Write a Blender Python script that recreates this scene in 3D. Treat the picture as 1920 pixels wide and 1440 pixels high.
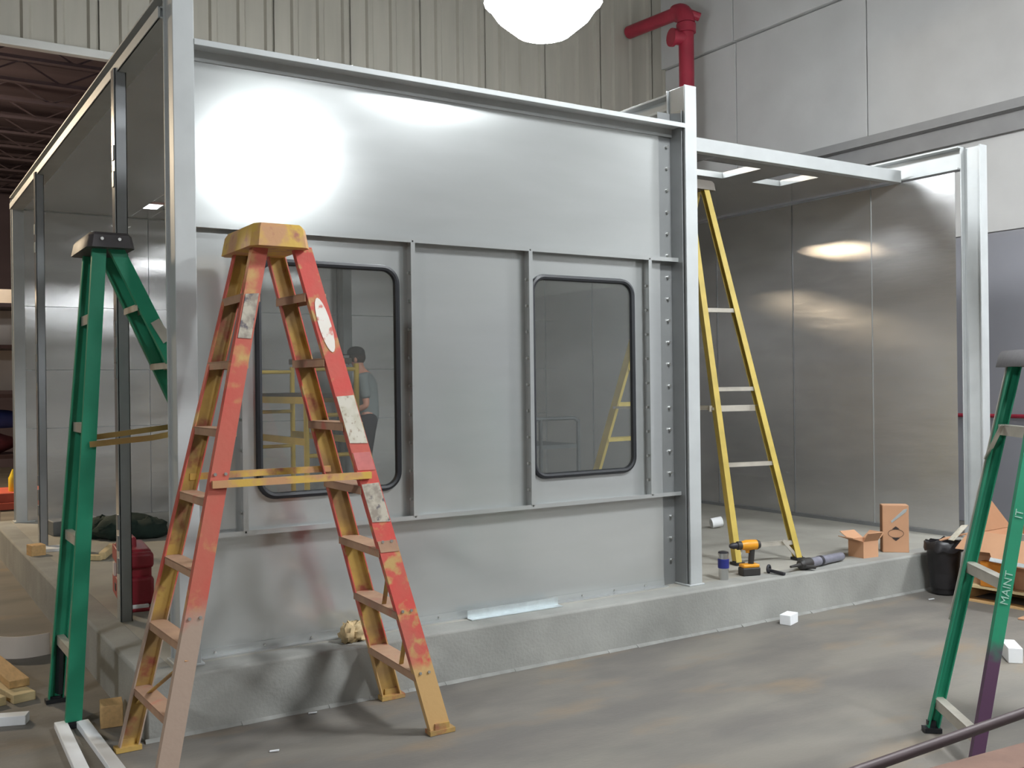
import bpy, bmesh, math, random
from mathutils import Vector as V, Matrix
random.seed(7)
sc = bpy.context.scene
for o in list(bpy.data.objects): bpy.data.objects.remove(o)
COL = sc.collection

# ------------------------------------------------------------------ camera
F, YAW, ROLL = 1881.5, 0.5704, -0.0125
fwd = V((math.sin(YAW), math.cos(YAW), 0)); rt = V((math.cos(YAW), -math.sin(YAW), 0)); up = V((0, 0, 1))
r2 = rt*math.cos(ROLL) + up*math.sin(ROLL); u2 = -rt*math.sin(ROLL) + up*math.cos(ROLL)
cd = bpy.data.cameras.new('camera'); cam = bpy.data.objects.new('camera', cd); COL.objects.link(cam)
cd.sensor_fit = 'HORIZONTAL'; cd.sensor_width = 36; cd.lens = F*36/1920; cd.clip_end = 100; cd.clip_start = .05
m = Matrix((r2, u2, -fwd)).transposed().to_4x4(); m.translation = (-1.2241, -4.8349, 1.6)
cam.matrix_world = m
sc.camera = cam

# ------------------------------------------------------------------ light, exposure
w = bpy.data.worlds.new('world'); sc.world = w; w.use_nodes = True
w.node_tree.nodes['Background'].inputs[0].default_value = (.55, .58, .62, 1)
w.node_tree.nodes['Background'].inputs[1].default_value = .15
sc.view_settings.view_transform = 'Standard'; sc.view_settings.look = 'None'
sc.view_settings.gamma = 1; sc.view_settings.use_curve_mapping = False
sc.view_settings.exposure = 0.55
LAMP = 84.0          # radiance of the high bay lamps
LAMP_POS = [(3.48, 1.95, 4.70), (3.33, -8.1, 4.75), (3.3, -3.1, 4.75), (-5.6, -4.6, 4.75), (7.5, -3.1, 4.75)]  # last two are unseen fill lamps, added to brighten left and right
try:
    sc.cycles.use_denoising = True
    sc.cycles.max_bounces = 8
    sc.cycles.sample_clamp_indirect = 6
    sc.cycles.blur_glossy = .5
except Exception: pass

# ------------------------------------------------------------------ materials
def mat(name, col, rough=.6, metal=0.0, var=.12, scale=6, col2=None, stretch=(1, 1, 1), bump=0.0, bscale=40, thr=None, emit=None, es=1, rvar=0.0, spec=.5, detail=4):
    m = bpy.data.materials.new(name); m.use_nodes = True
    nt = m.node_tree; n = nt.nodes; l = nt.links; b = n['Principled BSDF']
    b.inputs['Roughness'].default_value = rough; b.inputs['Metallic'].default_value = metal
    b.inputs['Specular IOR Level'].default_value = spec
    tc = n.new('ShaderNodeTexCoord'); mp = n.new('ShaderNodeMapping'); mp.inputs['Scale'].default_value = stretch
    l.new(tc.outputs['Object'], mp.inputs[0])
    nz = n.new('ShaderNodeTexNoise'); nz.inputs['Scale'].default_value = scale; nz.inputs['Detail'].default_value = detail
    l.new(mp.outputs[0], nz.inputs['Vector'])
    cr = n.new('ShaderNodeValToRGB'); l.new(nz.outputs['Fac'], cr.inputs[0])
    if col2 is None:
        a = [c*(1-var) for c in col]; bb = [min(1, c*(1+var)) for c in col]; p0, p1 = .3, .7
    else:
        a, bb = col, col2; p0, p1 = (.3, .7) if thr is None else thr
    cr.color_ramp.elements[0].position = p0; cr.color_ramp.elements[0].color = (*a, 1)
    cr.color_ramp.elements[1].position = p1; cr.color_ramp.elements[1].color = (*bb, 1)
    l.new(cr.outputs[0], b.inputs['Base Color'])
    if rvar:
        mr = n.new('ShaderNodeMapRange'); mr.inputs[3].default_value = max(.02, rough-rvar); mr.inputs[4].default_value = rough+rvar
        l.new(nz.outputs['Fac'], mr.inputs[0]); l.new(mr.outputs[0], b.inputs['Roughness'])
    if bump:
        n2 = n.new('ShaderNodeTexNoise'); n2.inputs['Scale'].default_value = bscale; n2.inputs['Detail'].default_value = 5
        l.new(mp.outputs[0], n2.inputs['Vector'])
        bp = n.new('ShaderNodeBump'); bp.inputs['Strength'].default_value = bump; bp.inputs['Distance'].default_value = .01
        l.new(n2.outputs['Fac'], bp.inputs['Height']); l.new(bp.outputs[0], b.inputs['Normal'])
    if emit:
        b.inputs['Emission Color'].default_value = (*emit, 1); b.inputs['Emission Strength'].default_value = es
    m['tc'] = 1
    return m
def lin(r, g, b): return tuple(((c/255)/12.92 if c/255 <= .04045 else ((c/255+.055)/1.055)**2.4) for c in (r, g, b))
def three(name, c1, c2, c3, s1, t1, s2, t2, rough=.7, bump=.15, stretch=(1, 1, 1)):
    """base colour c1 worn to c2 in patches and c3 in finer spots"""
    m = mat(name, c1, rough, 0, col2=c2, scale=s1, thr=t1, bump=bump, stretch=stretch)
    nt = m.node_tree; n = nt.nodes; l = nt.links
    cr = [x for x in n if x.type == 'VALTORGB'][0]; b = n['Principled BSDF']; mp = [x for x in n if x.type == 'MAPPING'][0]
    nz = n.new('ShaderNodeTexNoise'); nz.inputs['Scale'].default_value = s2; nz.inputs['Detail'].default_value = 6
    l.new(mp.outputs[0], nz.inputs['Vector'])
    r2_ = n.new('ShaderNodeValToRGB'); r2_.color_ramp.elements[0].position = t2[0]; r2_.color_ramp.elements[1].position = t2[1]
    l.new(nz.outputs['Fac'], r2_.inputs[0])
    mx = n.new('ShaderNodeMix'); mx.data_type = 'RGBA'
    l.new(r2_.outputs[0], mx.inputs['Factor']); l.new(cr.outputs[0], mx.inputs[6]); mx.inputs[7].default_value = (*c3, 1)
    l.new(mx.outputs[2], b.inputs['Base Color'])
    return m
def zband(m, z0, z1, col):
    """blend to col below z0 (paint worn off / dirt near the foot), full effect at z0, none at z1"""
    nt = m.node_tree; n = nt.nodes; l = nt.links; b = n['Principled BSDF']
    src = b.inputs['Base Color'].links[0].from_socket
    tc = [x for x in n if x.type == 'TEX_COORD'][0]
    sx = n.new('ShaderNodeSeparateXYZ'); l.new(tc.outputs['Object'], sx.inputs[0])
    nz = n.new('ShaderNodeTexNoise'); nz.inputs['Scale'].default_value = 14; l.new(tc.outputs['Object'], nz.inputs['Vector'])
    ad = n.new('ShaderNodeMath'); ad.operation = 'MULTIPLY_ADD'; ad.inputs[1].default_value = .16
    l.new(nz.outputs['Fac'], ad.inputs[0]); l.new(sx.outputs['Z'], ad.inputs[2])
    mr = n.new('ShaderNodeMapRange'); mr.inputs[1].default_value = z0+.08; mr.inputs[2].default_value = z1+.08
    mr.inputs[3].default_value = 1; mr.inputs[4].default_value = 0
    l.new(ad.outputs[0], mr.inputs[0])
    mx = n.new('ShaderNodeMix'); mx.data_type = 'RGBA'
    l.new(mr.outputs[0], mx.inputs['Factor']); l.new(src, mx.inputs[6]); mx.inputs[7].default_value = (*col, 1)
    l.new(mx.outputs[2], b.inputs['Base Color'])

M = {}
M['panel'] = mat('panel_steel', (.55, .567, .56), .17, .55, .02, 2, stretch=(1, 1, 5), rvar=.015)
M['inner'] = mat('inner_steel', (.64, .635, .63), .24, .75, .05, 2.2, stretch=(1, 1, 4), rvar=.04, bump=.5, bscale=.9)
M['frame'] = mat('frame_paint', (.48, .50, .50), .5, .1, .06, 5, bump=.03)
M['stud'] = mat('stud_steel', (.30, .31, .32), .42, .5, .08, 5)
M['angle'] = mat('angle_steel', (.33, .34, .34), .4, .5, .05, 5)
M['bolt'] = mat('bolt_zinc', (.62, .62, .6), .3, .9, .05, 30)
M['concrete'] = mat('curb_concrete', lin(150, 150, 145), .9, 0, .16, 3, bump=.25, bscale=60, detail=8)
M['mortar'] = mat('mortar_dust', lin(140, 140, 136), .9, 0, .15, 12)
M['slab'] = mat('slab_concrete', lin(158, 155, 146), .85, 0, .14, 2.4, bump=.2, bscale=50, detail=8)
M['floor'] = three('floor_concrete', lin(124, 119, 111), lin(106, 102, 97), lin(132, 117, 98), 1.6, (.38, .62), 1.9, (.56, .76), .7, .2, stretch=(.7, 1.6, 1))
M['white_wall'] = mat('white_block_wall', lin(205, 205, 204), .8, 0, .06, 1.2, bump=.08, bscale=30)
M['grey_wall'] = mat('grey_wall_paint', lin(150, 150, 156), .75, 0, .05, 1.5, bump=.05, bscale=30)
M['far_wall'] = mat('dim_block_wall', lin(118, 116, 112), .85, 0, .08, 1.2)
M['corr'] = mat('corrugated_sheet', lin(176, 172, 160), .5, .15, .06, 1.5, stretch=(6, 6, .5))
M['girt'] = mat('girt_paint', lin(150, 150, 150), .6, 0, .06, 4)
M['trim'] = mat('header_trim', lin(205, 205, 200), .6, 0, .05, 4)
M['deck'] = mat('dark_deck', lin(92, 80, 88), .85, 0, .25, 1, stretch=(.3, 3, 1))
M['roofdeck'] = mat('roof_deck', lin(165, 165, 160), .8, 0, .05, 1)
M['rubber'] = mat('black_rubber', lin(34, 36, 40), .45, 0, .1, 20)
M['redpipe'] = mat('red_pipe_paint', lin(158, 44, 62), .45, 0, .1, 5)
M['red'] = three('red_fibreglass', lin(206, 80, 72), lin(186, 104, 88), lin(190, 156, 98), 4, (.38, .66), 13, (.55, .66), .65, .12)
zband(M['red'], .30, .36, lin(196, 158, 104))
M['redL'] = three('faded_red_fibreglass', lin(200, 82, 72), lin(188, 104, 86), lin(196, 160, 100), 3, (.3, .7), 8, (.56, .7), .68, .12)
zband(M['redL'], .62, .74, lin(172, 150, 134))
M['yel'] = three('worn_yellow_fibreglass', lin(192, 158, 84), lin(152, 122, 80), lin(150, 84, 66), 6, (.38, .62), 9, (.57, .68), .65, .12)
M['tread'] = three('dusty_tread', lin(182, 146, 118), lin(164, 130, 108), lin(186, 110, 92), 5, (.4, .6), 9, (.6, .75), .75, .1)
M['capyel'] = three('worn_cap', lin(206, 168, 78), lin(194, 146, 104), lin(170, 110, 90), 9, (.42, .56), 16, (.6, .75), .65, .12)
M['green'] = mat('green_fibreglass', lin(36, 142, 108), .5, 0, .1, 5, bump=.06)
M['greenR'] = mat('green_fibreglass_stained', lin(34, 138, 102), .5, 0, .1, 5, bump=.06)
zband(M['greenR'], .44, .54, lin(92, 62, 88))
M['gcap'] = mat('dark_cap_plastic', lin(66, 62, 64), .55, 0, .15, 15, bump=.1)
M['alu'] = mat('aluminium_step', lin(196, 190, 178), .45, .35, .12, 10)
M['brass'] = mat('brass_spreader', lin(176, 150, 96), .35, .6, .1, 10)
M['yfib'] = mat('yellow_fibreglass', lin(196, 172, 84), .5, 0, .12, 8)
M['dusk'] = mat('dull_grey_cap', lin(110, 104, 96), .6, 0, .1, 10)
M['white'] = mat('white_foam', lin(238, 240, 242), .7, 0, .02, 12)
M['sticker'] = three('torn_label', lin(210, 204, 190), lin(196, 190, 172), lin(160, 140, 120), 20, (.4, .6), 40, (.58, .7), .7, 0)
M['stickerw'] = three('white_oval_label', lin(236, 228, 218), lin(240, 234, 226), lin(214, 130, 118), 10, (.4, .6), 26, (.56, .66), .7, 0)
M['stickerp'] = mat('pink_label', lin(198, 116, 112), .7, 0, .12, 20)
M['stickerd'] = three('scuffed_label', lin(190, 182, 166), lin(150, 140, 128), lin(106, 100, 104), 22, (.4, .6), 30, (.55, .65), .7, 0)
M['wood'] = mat('pine_wood', lin(206, 168, 116), .75, 0, .12, 5, stretch=(12, 2, 12), bump=.1)
M['wood2'] = mat('pale_wood', lin(218, 196, 150), .75, 0, .1, 5, stretch=(2, 12, 12), bump=.1)
M['card'] = mat('cardboard', lin(196, 150, 116), .85, 0, .06, 4, bump=.04)
M['card2'] = mat('cardboard_inner_and_shade', lin(160, 116, 84), .85, 0, .08, 4)
M['print'] = mat('black_print', lin(58, 48, 44), .8, 0, .05, 10)
M['orange'] = mat('orange_carton', lin(214, 134, 40), .7, 0, .08, 6)
M['bag'] = mat('black_plastic', lin(34, 32, 34), .4, 0, .2, 10, bump=.4, bscale=10)
M['tbred'] = mat('red_plastic', lin(150, 40, 54), .4, 0, .08, 8)
M['tbred2'] = mat('red_plastic_side', lin(176, 84, 76), .5, 0, .08, 8)
M['dkgreen'] = mat('dark_green_cloth', lin(30, 48, 42), .9, 0, .25, 9, bump=.5, bscale=14)
M['steel'] = mat('bright_steel', lin(200, 200, 200), .25, .95, .04, 10)
M['galv'] = mat('galvanised_strip', lin(222, 230, 232), .35, .75, .08, 18)
M['blue'] = mat('blue_band', lin(36, 44, 122), .5, 0, .08, 10)
M['drill_y'] = mat('yellow_tool_plastic', lin(224, 152, 34), .4, 0, .06, 20)
M['drill_b'] = mat('black_tool_plastic', lin(48, 46, 44), .5, 0, .1, 20)
M['dark'] = mat('dark_tool_steel', lin(52, 52, 58), .5, .3, .1, 20)
M['tube'] = mat('grey_tube', lin(134, 134, 146), .3, .2, .12, 24)
M['rag'] = mat('tan_rag', lin(206, 184, 142), .9, 0, .3, 14, bump=.6, bscale=20)
M['pipebrown'] = mat('brown_pipe', lin(66, 50, 52), .5, .2, .12, 8)
M['brown'] = mat('reddish_deck', lin(118, 92, 80), .85, 0, .15, 6, bump=.2)
M['skin'] = mat('skin', lin(198, 140, 118), .55, 0, .05, 8)
M['shirt'] = mat('grey_shirt', lin(120, 126, 126), .9, 0, .08, 8, bump=.2, bscale=12)
M['trouser'] = mat('dark_trousers', lin(40, 40, 46), .9, 0, .1, 8, bump=.2, bscale=12)
M['capm'] = mat('dark_cap_cloth', lin(48, 46, 46), .85, 0, .1, 12)
M['hair'] = mat('dark_hair', lin(52, 40, 34), .8, 0, .2, 30)
M['eye'] = mat('eye_white', lin(220, 216, 210), .3, 0, .02, 10)
M['scaf'] = mat('scaffold_yellow', lin(210, 176, 70), .5, 0, .1, 8)
M['plank'] = mat('dark_plank', lin(84, 76, 70), .8, 0, .12, 6)
M['greymetal'] = mat('grey_tube_metal', lin(112, 116, 118), .5, .3, .08, 8)
M['redpaint'] = mat('red_cart_paint', lin(196, 92, 74), .6, 0, .08, 6)
M['blueb'] = mat('blue_bundle', lin(40, 52, 110), .7, 0, .2, 6)
M['maroon'] = mat('maroon_bundle', lin(104, 52, 60), .8, 0, .2, 6)
M['cream'] = mat('cream_panel', lin(228, 218, 208), .8, 0, .05, 4)
M['ybottle'] = mat('yellow_bottle', lin(232, 204, 50), .4, 0, .05, 10)
M['lamp_e'] = mat('lamp_lens', (1, 1, 1), .4, 0, .0, 4, emit=(.93, .97, 1.0), es=LAMP)
M['lamp_w'] = mat('warm_lamp_lens', (1, 1, 1), .4, 0, .0, 4, emit=(1.0, .80, .55), es=260)
M['lamp_b'] = mat('lamp_housing', lin(190, 190, 195), .4, .6, .05, 6)
M['lettering'] = mat('worn_lettering', lin(150, 190, 172), .7, 0, .3, 60)
def glass():
    m = bpy.data.materials.new('window_glass'); m.use_nodes = True
    nt = m.node_tree; n = nt.nodes; l = nt.links; n.remove(n['Principled BSDF'])
    t = n.new('ShaderNodeBsdfTransparent'); t.inputs[0].default_value = (.90, .92, .91, 1)
    g = n.new('ShaderNodeBsdfGlossy'); g.inputs['Roughness'].default_value = .02; g.inputs[0].default_value = (.9, .93, .92, 1)
    fr = n.new('ShaderNodeFresnel'); fr.inputs['IOR'].default_value = 1.5
    x = n.new('ShaderNodeMixShader'); l.new(fr.outputs[0], x.inputs[0]); l.new(t.outputs[0], x.inputs[1]); l.new(g.outputs[0], x.inputs[2])
    df = n.new('ShaderNodeBsdfDiffuse'); df.inputs[0].default_value = (.75, .76, .74, 1)   # pale haze mixed in so the dark panes read lighter
    y = n.new('ShaderNodeMixShader'); y.inputs[0].default_value = .045; l.new(x.outputs[0], y.inputs[1]); l.new(df.outputs[0], y.inputs[2])
    l.new(y.outputs[0], n['Material Output'].inputs[0]); return m
M['glass'] = glass()

# ------------------------------------------------------------------ mesh builder
class MB:
    def __init__(s): s.v = []; s.f = []; s.m = []
    def add(s, vs, fs, mi=0):
        k = len(s.v); s.v += [tuple(p) for p in vs]; s.f += [tuple(i+k for i in f) for f in fs]; s.m += [mi]*len(fs) if isinstance(mi, int) else list(mi)
        return s
    def prism(s, A, B, mi=0, caps=True):
        n = len(A); vs = list(A)+list(B)
        fs = [(i, (i+1) % n, (i+1) % n+n, i+n) for i in range(n)]
        mm = [mi]*n if isinstance(mi, int) else list(mi)
        if caps: fs += [tuple(range(n))[::-1], tuple(range(n, 2*n))]; mm += [mm[0], mm[0]]
        return s.add(vs, fs, mm)
    def box(s, x0, x1, y0, y1, z0, z1, mi=0):
        return s.prism([(x0, y0, z0), (x1, y0, z0), (x1, y1, z0), (x0, y1, z0)], [(x0, y0, z1), (x1, y0, z1), (x1, y1, z1), (x0, y1, z1)], mi)
    def obox(s, c, ax, ay, az, mi=0):
        """oriented box: centre + three half axis vectors"""
        c, ax, ay, az = V(c), V(ax), V(ay), V(az)
        q = [(-1, -1), (1, -1), (1, 1), (-1, 1)]
        return s.prism([c+ax*a+ay*b-az for a, b in q], [c+ax*a+ay*b+az for a, b in q], mi)
    def bar(s, a, b, w, h, side=None, mi=0):
        a, b = V(a), V(b); d = (b-a).normalized()
        sd = V(side) if side is not None else d.cross(V((0, 0, 1)))
        if sd.length < 1e-4: sd = V((1, 0, 0))
        sd = (sd - d*sd.dot(d)).normalized(); t = d.cross(sd).normalized()
        q = [(-1, -1), (1, -1), (1, 1), (-1, 1)]
        return s.prism([a+sd*(w/2*i)+t*(h/2*j) for i, j in q], [b+sd*(w/2*i)+t*(h/2*j) for i, j in q], mi)
    def cyl(s, a, b, r, n=12, r1=None, mi=0):
        a, b = V(a), V(b); d = (b-a).normalized(); x = d.orthogonal().normalized(); y = d.cross(x); r1 = r if r1 is None else r1
        P = [(math.cos(2*math.pi*i/n), math.sin(2*math.pi*i/n)) for i in range(n)]
        return s.prism([a+x*(r*c)+y*(r*t) for c, t in P], [b+x*(r1*c)+y*(r1*t) for c, t in P], mi)
    def lathe(s, base, prof, axis=(0, 0, 1), n=20, mi=0):
        base = V(base); d = V(axis).normalized(); x = d.orthogonal().normalized(); y = d.cross(x)
        vs = []; fs = []
        for (r, h) in prof:
            for i in range(n):
                t = 2*math.pi*i/n; vs.append(base+d*h+x*(r*math.cos(t))+y*(r*math.sin(t)))
        for k in range(len(prof)-1):
            for i in range(n): fs.append((k*n+i, k*n+(i+1) % n, (k+1)*n+(i+1) % n, (k+1)*n+i))
        fs.append(tuple(range(n))[::-1]); fs.append(tuple(range((len(prof)-1)*n, len(prof)*n)))
        return s.add(vs, fs, mi)
    def tube(s, pts, r, n=10, mi=0):
        pts = [V(p) for p in pts]; vs = []; fs = []; x = None
        for i, p in enumerate(pts):
            d = (pts[min(i+1, len(pts)-1)]-pts[max(i-1, 0)]).normalized()
            x = d.orthogonal().normalized() if x is None else (x-d*x.dot(d)).normalized(); y = d.cross(x)
            for k in range(n):
                t = 2*math.pi*k/n; vs.append(p+x*(r*math.cos(t))+y*(r*math.sin(t)))
        for i in range(len(pts)-1):
            for k in range(n): fs.append((i*n+k, i*n+(k+1) % n, (i+1)*n+(k+1) % n, (i+1)*n+k))
        fs.append(tuple(range(n))[::-1]); fs.append(tuple(range((len(pts)-1)*n, len(pts)*n)))
        return s.add(vs, fs, mi)
    def blob(s, c, rx, ry, rz, n=14, k=8, jit=0.0, seed=0, mi=0, flat=None):
        rnd = random.Random(seed); vs = []; fs = []; c = V(c)
        for j in range(k+1):
            ph = math.pi*j/k
            for i in range(n):
                t = 2*math.pi*i/n; q = 1+jit*(rnd.random()-.5)*2
                z = -math.cos(ph)*rz*q
                if flat is not None: z = max(z, flat)
                vs.append(c+V((rx*q*math.sin(ph)*math.cos(t), ry*q*math.sin(ph)*math.sin(t), z)))
        for j in range(k):
            for i in range(n): fs.append((j*n+i, j*n+(i+1) % n, (j+1)*n+(i+1) % n, (j+1)*n+i))
        return s.add(vs, fs, mi)

def rootloc(p):
    t = V((0, 0, 0))
    while p is not None: t += p.location; p = p.parent
    return t
def obj(name, mb, mats, parent=None, bevel=0, loc=None, smooth=30, **kw):
    """link mb (built in world coordinates) as ONE mesh object; the origin goes to its parent's origin, or loc, or the base centre"""
    if parent is not None: off = rootloc(parent)
    elif loc is not None: off = V(loc)
    else:
        xs = [p[0] for p in mb.v]; ys = [p[1] for p in mb.v]; zs = [p[2] for p in mb.v]
        off = V(((min(xs)+max(xs))/2, (min(ys)+max(ys))/2, min(zs)))
    me = bpy.data.meshes.new(name); me.from_pydata([tuple(V(p)-off) for p in mb.v], [], mb.f)
    ms = mats if isinstance(mats, (list, tuple)) else [mats]
    for q in ms: me.materials.append(M[q] if isinstance(q, str) else q)
    me.polygons.foreach_set('material_index', mb.m)
    bm = bmesh.new(); bm.from_mesh(me); bmesh.ops.remove_doubles(bm, verts=bm.verts, dist=1e-5); bmesh.ops.recalc_face_normals(bm, faces=bm.faces); bm.to_mesh(me); bm.free()
    if smooth:
        me.polygons.foreach_set('use_smooth', [True]*len(me.polygons)); me.set_sharp_from_angle(angle=math.radians(smooth))
    o = bpy.data.objects.new(name, me); COL.objects.link(o)
    if parent is not None: o.parent = parent
    else: o.location = off
    if bevel:
        bv = o.modifiers.new('bevel', 'BEVEL'); bv.width = bevel; bv.segments = 2; bv.limit_method = 'ANGLE'
    for k, q in kw.items(): o[k] = q
    return o
def tag(o, label, cat, group=None):
    o['label'] = label; o['category'] = cat
    if group: o['group'] = group
    return o
def thing(name, loc, label, cat, group=None):
    o = bpy.data.objects.new(name, None); COL.objects.link(o); o.location = loc; o.empty_display_size = .1
    return tag(o, label, cat, group)
def struct(name, mb, m, parent=None, **k):
    if parent is None: return obj(name, mb, m, kind='structure', **k)
    return obj(name, mb, m, parent, **k)
def lerp(a, b, t): return V(a)*(1-t)+V(b)*t

# ------------------------------------------------------------------ the building
XW, YB, ZC = 9.1, 6.8, .278
b = MB().box(-12, XW+.3, -14, 18.5, -.2, 0); struct('floor', b, 'floor', loc=(0, 0, 0), smooth=0)
# right wall: painted precast panels with recessed joints, grey below, white above
wr = struct('wall_right', MB().box(XW+.06, XW+.3, -14, 6.9, 0, 8), 'white_wall', loc=(XW, 0, 0), smooth=0)
ys = [-14, -10.6, -7.4, -4.25, -1.1, 3.13, 5.32, 6.9]
for i in range(len(ys)-1):
    y0, y1 = ys[i]+.008, ys[i+1]-.008
    obj('panel', MB().box(XW, XW+.07, y0, y1, 3.19, 6.36), 'white_wall', wr, bevel=.006)
    obj('panel', MB().box(XW-.012, XW+.07, y0, y1, 0, 3.18), 'grey_wall', wr, bevel=.006)
    obj('panel', MB().box(XW-.05, XW+.07, y0, y1, 6.38, 8), 'white_wall', wr, bevel=.006)
# rear wall of vertical ribbed sheet, open below the header at the left
def ribbed(x0, x1, z0, z1, y):
    p = []; x = x0
    while x < x1-.01:
        p += [(x, y), (x+.20, y), (x+.225, y-.035), (x+.285, y-.035), (x+.31, y)]; x += .33
    q = MB()
    A = [(a, c, z0) for a, c in p]; B = [(a, c, z1) for a, c in p]
    n = len(A); q.add(A+B, [(i, i+1, i+1+n, i+n) for i in range(n-1)])
    return q
wb = struct('wall_back', MB().box(-12, XW+.06, YB+.06, YB+.3, 5.30, 8), 'corr', loc=(0, YB, 0), smooth=0)
x = -4.0
while x < XW-.05:
    x2 = min(x+.99, XW-.02)
    obj('sheet_panel', ribbed(x, x2, 5.28, 8, YB+.03), 'corr', wb, smooth=0); x += .99
obj('lower_sheet', MB().box(2.2, XW, YB+.05, YB+.12, 0, 5.30), 'corr', wb, smooth=0)
struct('trim_1', MB().box(-12, 2.4, YB-.05, YB+.06, 5.20, 5.29), 'trim', bevel=.008)
struct('wall_front', MB().box(-12, XW+.3, -14.2, -14, 0, 8), 'far_wall', smooth=0)
struct('wall_left', MB().box(-12.2, -12, -14.2, 18.6, 0, 8), 'white_wall', smooth=0)
struct('ceiling', MB().box(-12, XW+.3, -14.2, YB+.3, 8, 8.15), 'roofdeck', smooth=0)
# next room seen through the opening at the left
fr = struct('ceiling_1', MB().box(-12, 2.6, YB+.3, 18.6, 5.95, 6.1), 'deck', loc=(-4, 12, 5.95), smooth=0)
yy = YB+.8
while yy < 18:
    jm = MB().box(-12, 2.5, yy, yy+.10, 5.62, 5.66).box(-12, 2.5, yy, yy+.10, 5.90, 5.95)
    for k in range(-11, 3): jm.bar((k*1.0, yy+.05, 5.65), (k*1.0+.5, yy+.05, 5.92), .02, .02, mi=0).bar((k*1.0+.5, yy+.05, 5.92), (k*1.0+1, yy+.05, 5.65), .02, .02)
    obj('joist', jm, 'deck', fr); yy += 1.0
struct('wall_rear', MB().box(-12, 2.6, 18.4, 18.6, 0, 6), 'deck', smooth=0)
struct('wall_side', MB().box(2.45, 2.6, YB+.3, 18.4, 0, 6), 'deck', smooth=0)
# wall girt (channel) on the right wall
gm = MB(); 
gm.box(XW-.20, XW-.055, -14, 6.7, 4.42, 4.435).box(XW-.08, XW-.055, -14, 6.7, 4.22, 4.42).box(XW-.21, XW-.19, -14, 6.7, 4.42, 4.52)
tag(obj('wall_girt', gm, 'girt', loc=(XW, 0, 4.28)), 'long pale steel girt running along the white upper right wall', 'beam')
# thin red pipe on the grey lower wall
rp = MB().cyl((XW-.06, -3, 1.19), (XW-.06, 2.2, 1.19), .022, 10)
for k in (-2, 0, 1.6): rp.box(XW-.06, XW-.013, k, k+.04, 1.15, 1.23)
tag(obj('conduit', rp, 'redpipe'), 'thin dark red pipe fixed to the grey lower right wall', 'pipe')

# big red pipe in the far corner
px, py = 8.382, 5.55
rt_ = thing('red_pipe', (px, py, 0), 'thick red vertical pipe with elbow behind the booth in the far corner', 'pipe')
obj('riser', MB().cyl((px, py, 0), (px, py, 6.60), .105, 20), 'redpipe', rt_)
el = [(px, py, 6.58)]+[(px, py+.17-.17*math.cos(t), 6.60+.17*math.sin(t)) for t in [math.pi/2*i/6 for i in range(7)]]+[(px, py+.2, 6.77)]
obj('elbow', MB().tube(el, .125, 18), 'redpipe', rt_)
obj('cross_pipe', MB().cyl((px, py+.18, 6.77), (px, YB-.02, 6.82), .095, 18), 'redpipe', rt_)
obj('coupling', MB().cyl((px, py, 6.44), (px, py, 6.56), .135, 20), 'redpipe', rt_)
obj('branch_stub', MB().cyl((px, py, 6.36), (px-.20, py+.05, 6.36), .095, 16).cyl((px-.18, py+.05, 6.36), (px-.23, py+.06, 6.36), .125, 16), 'redpipe', rt_)
obj('flange', MB().cyl((px, py-.02, 6.72), (px+.16, py-.10, 6.66), .06, 12), 'redpipe', rt_)

# high bay lamps
def bay_lamp(pos, label, lens='lamp_e'):
    x, y, z = pos
    t = thing('high_bay_lamp', (x, y, z), label, 'lamp', 'high bay lamps')
    obj('lens', MB().lathe((x, y, z), [(.08, -.27), (.22, -.23), (.38, -.10), (.47, .03)], n=28), lens, t)
    obj('reflector', MB().lathe((x, y, z), [(.49, .03), (.44, .14), (.26, .30), (.14, .36)], n=28), 'lamp_b', t)
    obj('ballast', MB().cyl((x, y, z+.36), (x, y, z+.68), .12, 16), 'lamp_b', t)
    obj('hanger', MB().cyl((x, y, z+.68), (x, y, 8.0), .012, 8), 'lamp_b', t)
bay_lamp(LAMP_POS[0], 'glowing white high bay lamp above the booth at the top edge')
for i, p in enumerate(LAMP_POS[1:]):
    bay_lamp(p, ['glowing high bay lamp hanging farthest from the booth front', 'glowing high bay lamp hanging nearest in front of the middle column', 'added unseen fill lamp hanging far to the left in front of the booth', 'added unseen fill lamp hanging to the right near the grey wall'][i])
wl = thing('warm_lamp', (-2.6, 9.6, 5.0), 'warm glowing lamp hanging in the dark next room', 'lamp')
obj('lens', MB().lathe((-2.6, 9.6, 5.0), [(.1, -.2), (.3, -.15), (.36, 0)], n=20), 'lamp_w', wl)
obj('reflector', MB().lathe((-2.6, 9.6, 5.0), [(.38, 0), (.3, .15), (.1, .3)], n=20), 'lamp_b', wl)
obj('hanger', MB().cyl((-2.6, 9.6, 5.3), (-2.6, 9.6, 5.95), .012, 8), 'lamp_b', wl)

# ------------------------------------------------------------------ concrete plinth
cu = thing('concrete_plinth', (3.2, 0, 0), 'low grey concrete plinth with raised slab that carries the metal booth', 'plinth')
X1, X2, L = 3.2297, 6.4555, 6.24
obj('slab', MB().box(-.03, X2+.12, .05, L+.25, 0, ZC), 'slab', cu, smooth=0)
obj('front_curb', MB().box(-.185, X2+.16, -.12, .06, -.04, ZC+.001), 'concrete', cu, bevel=.014)
obj('left_curb', MB().box(-.185, -.02, .06, L+.25, -.04, ZC+.001), 'concrete', cu, bevel=.014)

q = MB()
xx = -.19
while xx < X2+.16:
    wv_ = .016+.012*random.random(); q.prism([(xx, -.121, .0), (xx, -.121, .016), (xx, -.121-wv_, .001)], [(xx+.22, -.121, .0), (xx+.22, -.121, .014), (xx+.22, -.137, .001)]); xx += .22
obj('mortar_fillet', q, 'mortar', cu, kind='stuff')
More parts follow.
